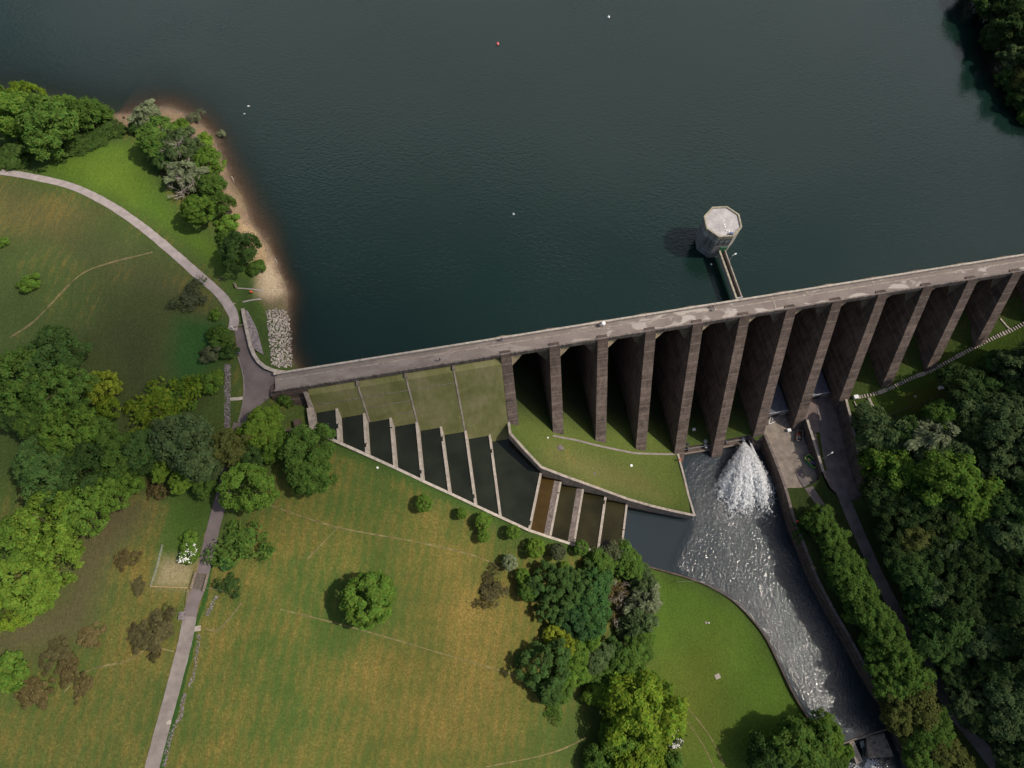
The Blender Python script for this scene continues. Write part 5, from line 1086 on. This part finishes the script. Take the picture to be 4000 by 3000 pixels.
def trunk_mesh():
    r = np.random.default_rng(2); mb = MB(); mb.tube([(0, 0, -.3), (.01, 0, .25), (.0, .01, .6), (.02, 0, .95), (0, 0, 1.25)], [.075, .055, .045, .034, .012], 8)
    for k in range(9):
        a = k*2.4; z = r.uniform(.5, 1.0); l = r.uniform(.35, .6); mb.tube([(0, 0, z), (l*.5*math.cos(a), l*.5*math.sin(a), z+l*.4), (l*math.cos(a), l*math.sin(a), z+l*.62)], [.026, .016, .006], 5)
    return mb.mesh('trunk', M['bark'])
TRUNK = trunk_mesh()
def bare_mesh(seed, n=26):
    r = np.random.default_rng(seed); mb = MB()
    def br(p, d, L, rd, lev):
        q = p+d*L*.5+r.normal(0, .06*L, 3); e = p+d*L+r.normal(0, .08*L, 3); mb.tube([p, q, e], [rd, rd*.7, rd*.35], 5)
        if lev: 
            for k in range(r.integers(3, 5)): t = r.uniform(.35, 1); s = p+(e-p)*t; dd = d+r.normal(0, .55, 3); dd[2] += .1; br(s, dd/np.linalg.norm(dd), L*r.uniform(.4, .65), rd*.5, lev-1)
    for k in range(7): a = r.uniform(0, 6.28); d = np.array([math.cos(a), math.sin(a), r.uniform(.4, 1.2)]); br(np.zeros(3), d/np.linalg.norm(d), r.uniform(.6, .95), .045, 3)
    return mb.mesh('branches', M['branch'])
BARE = [bare_mesh(3), bare_mesh(4)]
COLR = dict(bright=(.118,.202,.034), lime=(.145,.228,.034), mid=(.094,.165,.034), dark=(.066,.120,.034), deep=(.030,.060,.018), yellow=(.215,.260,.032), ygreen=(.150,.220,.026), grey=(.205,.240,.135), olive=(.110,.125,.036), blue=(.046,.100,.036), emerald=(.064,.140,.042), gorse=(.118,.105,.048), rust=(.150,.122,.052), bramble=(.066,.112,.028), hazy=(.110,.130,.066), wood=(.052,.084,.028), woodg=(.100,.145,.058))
def tree(px, r_px, kind, col, label, name='tree', cat='tree', group=None, hc=None, sq=1.0, zs=1.0, proto=None, trunk=True, bare=None, blossom=False):
    R = 1.07*r_px*m_per_px(gpx(*px)); small = kind in ('bush', 'scrub', 'sparse', 'round')
    if hc is None: hc = {'bush': .45, 'scrub': .10, 'sparse': .25, 'round': 1.0}.get(kind, .72)*R+(0 if kind in ('bush', 'scrub', 'sparse') else .15*R+.9)
    p = gpx(px[0], px[1], hc); c = COLR[col] if isinstance(col, str) else col; a = rng.uniform(0, 6.28)
    o = empty(name, tuple(p), label, cat, group); v = 1+rng.normal(0, .07)
    k = link('crown', PROTO[kind][rng.integers(len(PROTO[kind])) if proto is None else proto], None, o); k.location = (0, 0, hc); k.scale = (R*sq, R/sq, R*zs*rng.uniform(.95, 1.12)); k.rotation_euler = (rng.normal(0, .08), rng.normal(0, .08), a if sq == 1 else 0); k.color = (c[0]*v, c[1]*v, c[2]*v, 1)
    if trunk: t = link('trunk', TRUNK, None, o); t.scale = (R*.75, R*.75, max(.3, (hc+.25*R)/1.2)); t.rotation_euler = (0, 0, a)
    if bare: b = link('bare_branches', BARE[bare-1], None, o); b.location = (0, 0, hc*.5); b.scale = (R*1.05, R*1.05, R*1.15+hc*.3)
    if blossom: b = link('blossom', BLOSSOM, None, o); b.location = (0, 0, hc); b.scale = (R*1.02, R*1.02, R)
    return o
T = tree
# shore of the reservoir, from the left
T((60,455),92,'oak','bright','big bright green tree at the left picture edge by the lake','tree','tree')
T((185,490),105,'oak','mid','large spreading green tree behind the lakeside bushes at upper left')
T((105,378),62,'lime','ygreen','yellowish green tree top poking out over the lake at upper left')
T((335,440),62,'oak','mid','dense rounded tree at the water edge left of the beach point')
T((262,415),48,'oak','bright','bright bushy tree over the water between the two big lakeside trees')
T((20,395),50,'oak','bright','bright tree at the left picture edge leaning over the lake')
T((405,450),40,'bush','mid','bushy shrub hanging over the left end of the beach','shrub','shrub')
for q, rr_, lab in (((300,575),62,'dark bramble thicket below the large lakeside tree'), ((390,535),62,'dark bramble thicket between the lakeside trees and the bright slope'), ((60,610),80,'dark bramble thicket at the left picture edge above the gravel path'), ((455,520),42,'small bramble patch behind the beach point')): T(q, rr_, 'scrub', 'bramble', lab, 'bramble_thicket', 'thicket', zs=.9, trunk=False)
T((568,448),44,'willow','grey','pale grey green willow nearest the beach point','willow_tree','tree', hc=4)
T((610,545),72,'oak','mid','dark sided green tree at the upper end of the shore belt')
T((545,500),38,'bush','dark','low dark shrub at the foot of the pale willow','shrub','shrub')
T((690,575),66,'willow','woodg','grey green willow with bare branches showing, upper part of the shore belt','willow_tree','tree', bare=1)
T((640,620),44,'oak','dark','small shadowed tree on the field side of the bare branched willow')
T((792,552),38,'bush','lime','small bright yellow green bush leaning over the shore','shrub','shrub')
T((705,500),38,'bush','bright','bright green shrub on the beach side of the shore belt','shrub','shrub')
T((815,640),62,'oak','bright','bright green tree on the beach side halfway along the shore belt')
T((760,600),48,'oak','woodg','dull green tree in the centre of the shore belt')
T((735,685),54,'willow','grey','pale willow in the middle of the shore belt','willow_tree','tree', bare=2)
T((825,725),52,'oak','mid','mid green tree between the pale willow and the beach')
T((650,665),30,'scrub','gorse','brownish low shrub in the shade of the shore belt','shrub','shrub', zs=1.5)
o = empty('dead_tree', tuple(gpx(715,755)), 'leafless grey tree leaning out on the field side of the shore belt', 'tree'); b = link('branches', BARE[0], None, o); b.scale = (4.6, 4.6, 4.0)
T((772,820),62,'round','bright','neat round bright bush towards the lower end of the shore belt')
T((862,800),48,'oak','mid','mid green tree above the sandy part of the beach')
T((890,875),42,'bush','bright','bright bush at the lower tip of the shore belt','shrub','shrub')
T((935,985),76,'oak','dark','dark grey green tree standing alone beside the sandy beach')
T((880,935),36,'bush','mid','low bush between the shore belt and the lone beach tree','shrub','shrub')
T((1000,1050),34,'bush','mid','small bush on the sand side of the lone beach tree','shrub','shrub')
for q, rr_, lab in (((768,458),26,'taller willow sapling standing in the shallow water off the point'), ((866,522),15,'smaller willow sapling standing in the shallow water')): T(q, rr_, 'sparse', 'grey', lab, 'willow_sapling', 'sapling', hc=1.5, zs=1.5)
# around the road junction
T((855,1318),50,'bush','mid','dark green shrub left of the barrier gate','shrub','shrub')
T((895,1372),34,'bush','dark','low shrub behind the roadside cabinet','shrub','shrub')
T((822,1383),40,'bush','hazy','pale grey green shrub left of the road junction','shrub','shrub')
T((818,1500),46,'bush','bright','bright green shrub left of the row of dark stones','shrub','shrub')
T((845,1470),28,'bush','lime','small yellow green shrub touching the row of stones','shrub','shrub')
T((1108,1548),30,'bush','mid','small shrub growing against the dam abutment','shrub','shrub')
T((1130,1575),18,'bush','mid','tiny shrub below the dam abutment','shrub','shrub')
T((115,1108),38,'bush','bright','small lone bush on the upper left hillside','shrub','shrub')
T((750,1158),58,'sparse','hazy','thin olive shrub in the dry grass inside the path bend','shrub','shrub', zs=.7)
T((840,1230),22,'bush','bright','little bright bush below the thin olive shrub','shrub','shrub')
T((10,950),22,'bush','bright','little bush at the left picture edge in the dry grass','shrub','shrub')
# big left group
T((205,1405),112,'oak','dark','dark broad tree at the top of the left clump')
T((75,1480),118,'lime','mid','large mid green tree at the left picture edge in the left clump')
T((235,1535),118,'lime','mid','large mid green tree between the yellow tree and the picture edge')
T((60,1610),72,'oak','dark','dark lower tree at the left end of the left clump')
T((160,1640),82,'oak','mid','mid green tree along the lower edge of the upper left clump')
T((400,1515),66,'lime','yellow','yellow green tree on the right side of the left clump', zs=1.1)
T((425,1590),48,'lime','ygreen','lower half of the yellow green pair in the left clump')
T((620,1600),118,'sparse','ygreen','wide scrambling yellow green thicket in the middle of the left field','thicket','thicket', zs=.6)
T((700,1560),66,'sparse','bright','loose bright green thicket above the grey trees','thicket','thicket', zs=.7)
T((270,1695),108,'lime','bright','light leaved tree in the middle of the left clump')
T((385,1700),70,'lime','mid','mid green tree right of the light leaved tree in the left clump')
T((180,1830),112,'oak','dark','dark grey green tree on the lower left of the clump')
T((320,1830),100,'oak','dark','dark grey green tree in the hollow of the left clump')
T((470,1790),82,'oak','mid','mid green tree at the centre of the left belt')
T((490,1880),56,'oak','bright','small bright tree at the lower edge of the left belt')
T((560,1760),80,'oak','dark','shadowed tree behind the bright narrow tree of the left belt')
T((720,1730),112,'oak','woodg','broad grey green tree at the right end of the left belt')
T((800,1800),72,'oak','woodg','grey green tree beside the shaded part of the lane')
T((638,1815),52,'lime','lime','narrow bright yellow green tree in the left belt', sq=.8)
T((715,1875),50,'lime','lime','small bright yellow green tree below the grey green ones')
T((800,1890),46,'oak','mid','small mid green tree beside the lane below the grey green ones')
T((610,1910),40,'scrub','rust','coppery brown shrub at the foot of the left belt','shrub','shrub', zs=1.6)
T((905,1745),76,'oak','olive','olive coloured tree overhanging the lane at its darkest bend')
T((960,1790),60,'oak','dark','dark tree squeezed between the lane and the bright pair')
T((1025,1670),82,'oak','lime','bright green tree at the lower end of the road junction')
T((1080,1740),58,'oak','bright','lower bright tree beside the wide dark one')
T((1200,1755),92,'oak','mid','wide tall dark green tree beside the first spillway pool', zs=1.05)
T((1220,1860),84,'oak','mid','lower neighbour of the wide dark tree by the spillway')
T((965,1905),98,'lime','bright','large bright green rounded tree right of the lane')
T((420,1930),76,'lime','bright','bright maple at the upper right end of the lower left group')
T((330,1985),96,'lime','bright','bright maple beside the shaded slope in the lower left group')
T((190,2040),118,'lime','lime','largest bright maple in the lower left group')
T((60,2120),110,'lime','bright','bright maple at the left picture edge in the lower left group')
T((230,2170),100,'lime','lime','bright maple in the middle of the lower left group')
T((110,2280),115,'lime','lime','bright maple near the bottom of the lower left group')
T((35,2390),78,'lime','ygreen','yellowish maple lowest in the lower left group')
# gorse and heath slope
G_ = 'gorse bushes on the lower left slope'
for q, rr_, c_, lab in (((610,2450),82,'gorse','largest brown gorse bush close to the pale lane'), ((540,2480),46,'gorse','gorse bush on the left flank of the largest one'), ((650,2410),36,'olive','greener gorse bush above the largest one'), ((355,2475),48,'rust','rounded reddish gorse bush left of the largest one'), ((220,2545),56,'gorse','gorse bush on the left above the orange one'), ((265,2610),56,'rust','reddish gorse bush in the left heath'), ((318,2685),42,'rust','small orange gorse bush standing alone at lower left'), ((130,2705),62,'rust','low orange brown gorse patch below the bright bush at the left edge'), ((490,2180),40,'rust','orange gorse tuft on the brown slope'), ((540,2285),30,'gorse','tiny gorse bush left of the rough plot')): T(q, rr_, 'scrub', c_, lab, 'gorse_bush', 'gorse', G_, zs=.7, trunk=False)
T((55,2625),72,'bush','bright','bright green bush at the left picture edge above the orange gorse','shrub','shrub')
T((600,2560),22,'scrub','gorse','very small gorse bush by the forked trodden track','gorse_bush','gorse',G_, zs=1.4, trunk=False)
T((738,2165),38,'bush','bright','bush covered in white blossom beside the lane','hawthorn_bush','shrub', blossom=True)
T((738,2105),32,'bush','bright','bright bush above the white flowering one','shrub','shrub')
T((940,2125),88,'sparse','mid','thin dark shrub in the rough grass right of the lane','shrub','shrub', zs=.8)
T((885,2200),30,'bush','emerald','small vivid green bush right of the lane','shrub','shrub')
T((895,2285),42,'sparse','dark','thin dark shrub behind the short rail fence','shrub','shrub', zs=.9)
# meadow trees
T((1440,2342),102,'round','bright','lone perfectly round green tree in the golden meadow','tree','tree', zs=1.0)
S_ = 'young trees along the spillway meadow'
for q, rr_, c_, lab in (((1655,1966),34,'bright','young tree nearest the fifth pool, standing apart in the meadow'), ((1803,2005),24,'bright','young tree second from the left below the spillway wall'), ((1888,2035),34,'bright','young tree third from the left below the spillway wall'), ((1888,2093),26,'bright','young tree directly below the third one'), ((2004,2078),29,'bright','young tree just left of the big corner of the spillway wall'), ((2091,2140),38,'lime','roundest young tree below the first lower weir'), ((1992,2196),31,'grey','pale young tree beside the trodden path'), ((2178,2155),34,'hazy','faint greyish young tree below the brown pool'), ((2206,2213),20,'bright','smallest young tree next to the pines'), ((2040,2250),30,'bright','young tree left of the pines on the path'), ((2062,2308),40,'mid','dark young tree at the left foot of the pines'), ((2270,2140),30,'mid','low dark young tree against the spillway wall')): T(q, rr_, 'round', c_, lab, 'young_tree', 'tree', S_)
T((1915,2300),66,'sparse','gorse','dull brown thin shrub left of the young trees','shrub','shrub', zs=.6)
# middle clump
T((2150,2280),74,'pine','dark','dark pine with knotted clumps on the left of the middle wood','pine_tree','pine')
T((2225,2300),66,'pine','dark','dark pine in the centre of the middle wood','pine_tree','pine')
T((2160,2370),60,'pine','dark','lower dark pine on the left of the middle wood','pine_tree','pine')
T((2320,2290),70,'oak','emerald','deep emerald tree beside the bare brown shrubs')
T((2310,2390),78,'oak','emerald','largest emerald tree in the middle wood')
T((2235,2430),62,'oak','blue','blue green tree under the pines')
T((2300,2475),52,'oak','bright','bright green tree at the lower end of the emerald ones')
T((2345,2205),54,'oak','mid','mid green tree at the top of the middle wood beside the last weir')
T((2300,2235),40,'oak','dark','dark tree behind the top of the middle wood')
T((2395,2165),46,'sparse','hazy','thin pale tree leaning over the spillway wall', zs=1.2, hc=4)
T((2450,2195),62,'oak','mid','mid green tree overhanging the river end of the spillway wall')
T((2400,2310),48,'sparse','rust','brown bare shrub between the emerald trees and the pale willows','shrub','shrub', zs=.9, bare=1)
T((2410,2400),44,'sparse','rust','lower brown bare shrub in the middle wood','shrub','shrub', zs=.9, bare=2)
T((2505,2270),54,'willow','woodg','upper grey green willow on the lawn side of the middle wood','willow_tree','tree')
T((2510,2350),58,'willow','grey','palest willow on the lawn side of the middle wood','willow_tree','tree')
T((2490,2430),56,'willow','woodg','lower grey green willow on the lawn side of the middle wood','willow_tree','tree')
T((2520,2475),40,'oak','bright','bright bush below the willows at the lawn edge')
T((2165,2478),40,'lime','yellow','upper yellow tree of the bright pair in the middle wood')
T((2210,2520),50,'lime','yellow','lower yellow tree of the bright pair in the middle wood')
T((2125,2600),88,'pine','dark','broad dark pine at the lower left of the middle wood','pine_tree','pine')
T((2140,2690),56,'oak','dark','dark low tree under the broad pine')
T((2245,2560),56,'oak','bright','bright tree right of the broad pine')
T((2235,2630),54,'oak','bright','lower bright tree right of the broad pine')
T((2200,2690),44,'oak','mid','mid green tree at the bottom of the lower pine group')
T((2330,2570),56,'oak','woodg','dull green tree in the lower middle wood')
T((2390,2555),50,'oak','dark','dark tree in the lower middle wood')
T((2345,2630),48,'oak','mid','mid green tree between the dull green ones and the bright lower tip')
T((2330,2710),46,'oak','lime','bright lower tip tree of the middle wood')
T((2440,2620),76,'oak','mid','mid green tree at the lawn edge above the big yellow green one')
T((2490,2545),62,'oak','mid','upper mid green tree at the lawn edge')
T((2160,2770),40,'sparse','mid','thin weedy shrub below the lower pine group','shrub','shrub')
T((2500,2775),138,'oak','ygreen','huge yellow green tree at the bottom of the river lawn', zs=1.05)
T((2545,2700),70,'oak','lime','upper shoulder tree of the huge yellow green one')
T((2425,2900),78,'oak','bright','dark sided tree left of the lower yellow green one')
T((2500,2985),100,'oak','ygreen','yellow green tree cut by the bottom picture edge')
T((2345,2985),62,'oak','mid','shaded tree cut by the bottom picture edge on the left of the yellow green one')
T((2640,2890),30,'bush','hazy','bush of white blossom against the huge yellow green tree','hawthorn_bush','shrub', blossom=True)
T((2625,2985),44,'bush','mid','dull shrub below the white blossom','shrub','shrub')
# river bottom
T((3125,2925),112,'oak','mid','large tree at the bottom edge left of the weir')
T((3215,2870),76,'oak','bright','bright tree hanging over the river above the weir')
T((3020,2960),86,'oak','dark','shaded tree at the bottom edge on the river lawn')
T((3240,2985),72,'oak','mid','tree at the bottom edge beside the falling water')
T((3300,2940),32,'bush','bright','small bush beside the weir cheek wall','shrub','shrub')
# strip along the right bank of the river
RB = 'trees between the river wall and the access road'
for q, rr_, c_, lab in (((3196,2025),56,'mid','topmost bright tree of the strip, nearest the yard'), ((3245,2095),62,'mid','second tree of the strip below the yard'), ((3275,2180),66,'mid','third tree of the strip, widest near its top'), ((3335,2210),52,'mid','bright tree of the strip touching the access road near its top'), ((3330,2290),72,'mid','tree of the strip where the road draws close to it'), ((3280,2270),46,'dark','dark tree of the strip on the river side near its top'), ((3395,2390),76,'mid','tree in the upper middle of the strip'), ((3340,2380),50,'mid','bright river side tree in the upper middle of the strip'), ((3455,2470),78,'mid','tree in the middle of the strip on the road side'), ((3405,2490),56,'mid','bright tree in the middle of the strip on the river side'), ((3510,2560),76,'mid','bright tree of the strip below its middle'), ((3450,2590),58,'mid','river side tree of the strip below its middle'), ((3555,2650),76,'mid','road side tree in the lower part of the strip'), ((3490,2690),64,'mid','bright river side tree in the lower part of the strip'), ((3590,2750),76,'olive','olive tree in the lower part of the strip'), ((3510,2785),72,'olive','olive river side tree of the strip above the weir'), ((3640,2850),76,'mid','tree of the strip right of the weir'), ((3560,2870),60,'olive','olive tree overhanging the weir block'), ((3690,2940),72,'olive','olive tree of the strip near the bottom edge'), ((3600,2960),72,'mid','tree of the strip at the bottom edge by the stream'), ((3750,2985),56,'olive','lowest tree of the strip at the bottom edge by the road')): T(q, rr_, 'oak', c_, lab, 'tree', 'tree', RB)
T((3130,2075),34,'scrub','dark','low dark scrub along the river wall below the yard','shrub','shrub', zs=1.3)
# wood on the right
WD = 'trees of the wood on the right bank'
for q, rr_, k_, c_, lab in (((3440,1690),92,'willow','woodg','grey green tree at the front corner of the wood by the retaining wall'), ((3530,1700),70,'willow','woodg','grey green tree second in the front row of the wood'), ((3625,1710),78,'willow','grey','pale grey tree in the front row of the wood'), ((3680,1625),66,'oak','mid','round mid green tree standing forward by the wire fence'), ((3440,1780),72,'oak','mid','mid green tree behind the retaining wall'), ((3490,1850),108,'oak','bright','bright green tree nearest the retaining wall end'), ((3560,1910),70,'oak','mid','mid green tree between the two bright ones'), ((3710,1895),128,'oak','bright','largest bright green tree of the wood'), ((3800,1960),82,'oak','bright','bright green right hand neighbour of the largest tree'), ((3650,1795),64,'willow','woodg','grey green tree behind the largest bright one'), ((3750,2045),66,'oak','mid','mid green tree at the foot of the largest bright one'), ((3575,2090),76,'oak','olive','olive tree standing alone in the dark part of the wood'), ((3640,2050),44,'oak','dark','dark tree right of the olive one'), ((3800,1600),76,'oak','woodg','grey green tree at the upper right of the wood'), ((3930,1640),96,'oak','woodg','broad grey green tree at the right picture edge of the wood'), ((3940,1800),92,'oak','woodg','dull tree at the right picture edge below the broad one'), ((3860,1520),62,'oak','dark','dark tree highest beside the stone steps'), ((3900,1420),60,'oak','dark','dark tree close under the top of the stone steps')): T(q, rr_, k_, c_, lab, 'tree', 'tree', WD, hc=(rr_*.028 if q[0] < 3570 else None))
r_ = np.random.default_rng(17); placed = [(3440,1690),(3490,1850),(3710,1895),(3800,1960),(3575,2090),(3930,1640),(3940,1800),(3800,1600),(3750,2045),(3680,1625)]; kk = 0
road_px = [(3260,1884),(3336,2042),(3427,2246),(3500,2390),(3546,2483),(3636,2622),(3715,2772),(3795,2871),(3875,2970),(3960,3080)]
def road_x(y): return float(np.interp(y, [q[1] for q in road_px], [q[0] for q in road_px]))
for _ in range(6000):
    q = (r_.uniform(3420, 4080), r_.uniform(1370, 3080)); rr_ = r_.uniform(58, 92)
    if q[1] > 1850 and q[0] < road_x(q[1])+rr_*.6+38: continue
    if q[1] < 1850 and q[0] < 3900-(q[1]-1400)*1.1: continue
    if q[1] < 1500 and q[0] < 3960: continue
    if any(math.hypot(q[0]-a, q[1]-b) < 82 for a, b in placed): continue
    placed.append(q); kk += 1
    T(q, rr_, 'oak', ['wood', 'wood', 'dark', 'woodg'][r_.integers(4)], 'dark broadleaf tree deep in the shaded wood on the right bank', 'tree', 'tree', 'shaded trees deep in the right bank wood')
    if kk > 75: break
# far bank, top right
FB = 'trees on the far bank at the top right'
for i, (q, rr_, c_) in enumerate((((3880,20),78,'dark'),((3905,140),66,'wood'),((3965,225),62,'woodg'),((3935,60),70,'wood'),((4000,120),78,'wood'),((3990,20),78,'wood'),((3955,320),50,'dark'),((4010,300),60,'olive'),((3990,395),50,'dark'),((4040,380),66,'wood'),((4030,450),46,'mid'),((3860,-50),80,'wood'),((4060,230),70,'wood'),((3960,-50),80,'wood'))):
    T(q, rr_, 'oak', c_, ['dark tree at the top picture edge leaning over the lake','shaded tree over the dark water below the topmost one','pale topped tree halfway along the far bank','shaded tree in the second row near the top picture edge','shaded tree at the right picture edge behind the far bank','shaded tree in the top right picture corner','dark tree on the lower half of the far bank','olive tree catching light on the far bank','dark tree near the lower end of the far bank','shaded tree at the right edge near the lower end of the far bank','lowest green tree on the far bank','','',''][i] or 'shaded far bank tree just outside the picture edge', 'tree', 'tree', FB)

# ------------------------------------------------------------------ clouds
def cloud(center, size, seed, dens, label, n=26):
    r = np.random.default_rng(seed); me = bpy.data.meshes.new('cloud'); mb = MB()
    mb.ball((0, 0, 0), (1, 1, 1), 0, 64, 32); V = np.array(mb.v)
    d = np.zeros(len(V)); 
    for k in range(n): a = r.normal(0, 1, 3); a /= np.linalg.norm(a); d += r.uniform(.05, .16)*np.clip((V @ a-.55)/.45, 0, 1)**.7
    V = V*(1+d)[:, None]*np.array(size); me.from_pydata((V*[1, 1, .35+.65*1]).tolist(), [], mb.f); me.polygons.foreach_set('use_smooth', [True]*len(me.polygons))
    g = G('cloud vapour'); p = g.n('ShaderNodeTexCoord').outputs['Object']
    gm = g.gen(p, tuple(1/s for s in size)); ln = g.n('ShaderNodeVectorMath', operation='LENGTH'); q = g.n('ShaderNodeVectorMath', operation='MULTIPLY'); q.inputs[1].default_value = (1, 1, 0); g.l(gm, q.inputs[0]); g.l(q.outputs[0], ln.inputs[0])
    nz = g.noise(gm, 2.2, 4, .55); edge = g.math('SUBTRACT', g.math('ADD', ln.outputs['Value'], g.math('MULTIPLY', nz, .55)), .28)
    a = g.n('ShaderNodeMapRange', interpolation_type='SMOOTHSTEP'); g.l(edge, a.inputs[0]); a.inputs[1].default_value = 1.0; a.inputs[2].default_value = .35; a.inputs[3].default_value = 0; a.inputs[4].default_value = dens
    df = g.n('ShaderNodeBsdfDiffuse'); df.inputs[0].default_value = (.95, .95, .95, 1); tl = g.n('ShaderNodeBsdfTranslucent'); tl.inputs[0].default_value = (.88, .94, 1.0, 1); m = g.n('ShaderNodeMixShader'); m.inputs[0].default_value = .8; g.l(df.outputs[0], m.inputs[1]); g.l(tl.outputs[0], m.inputs[2])
    tr = g.n('ShaderNodeBsdfTransparent'); m2 = g.n('ShaderNodeMixShader'); g.l(a.outputs[0], m2.inputs[0]); g.l(tr.outputs[0], m2.inputs[1]); g.l(m.outputs[0], m2.inputs[2]); g.l(m2.outputs[0], g.out.inputs[0])
    me.materials.append(g.m); o = link('cloud', me); o.location = center; return tag(o, kind='structure')
def over(px, z, h=900.0):
    p = at(*px, z); return tuple(p+np.array([.82, -.05, 1.0])*h)
cloud(over((700,1490), -2), (95, 50, 24), 4, .40, '')
cloud((150, 1950, 1300), (2500, 1080, 60), 9, .70, '')  # unseen cloud bank added to brighten the lake's reflection
cloud(over((3850,2350), -35), (62, 120, 26), 6, .30, '')
#ENDPART2
SC.render.engine = 'CYCLES'
w = bpy.data.worlds.new('World'); SC.world = w; w.use_nodes = True; nt = w.node_tree
SUNV = Vector((.82, -.05, 1.0)).normalized()
sky = nt.nodes.new('ShaderNodeTexSky'); sky.sky_type = 'NISHITA'; sky.sun_disc = False
sky.sun_elevation = math.asin(SUNV.z); sky.sun_rotation = math.atan2(SUNV.x, SUNV.y)
nt.links.new(sky.outputs[0], nt.nodes['Background'].inputs[0]); nt.nodes['Background'].inputs[1].default_value = .09
sky.dust_density = 3.0; sky.air_density = 1.0
sl = bpy.data.lights.new('sun', 'SUN'); sl.energy = 3.8; sl.angle = rad(.55); sl.color = (1, .92, .79)
so = bpy.data.objects.new('sun', sl); COL.objects.link(so); so.rotation_euler = SUNV.to_track_quat('Z', 'Y').to_euler(); so.location = (100, 0, 300)
SC.view_settings.view_transform = 'Standard'; SC.view_settings.look = 'None'; SC.view_settings.exposure = 0.15; SC.view_settings.gamma = 1
SC.render.resolution_x, SC.render.resolution_y = 1024, 768
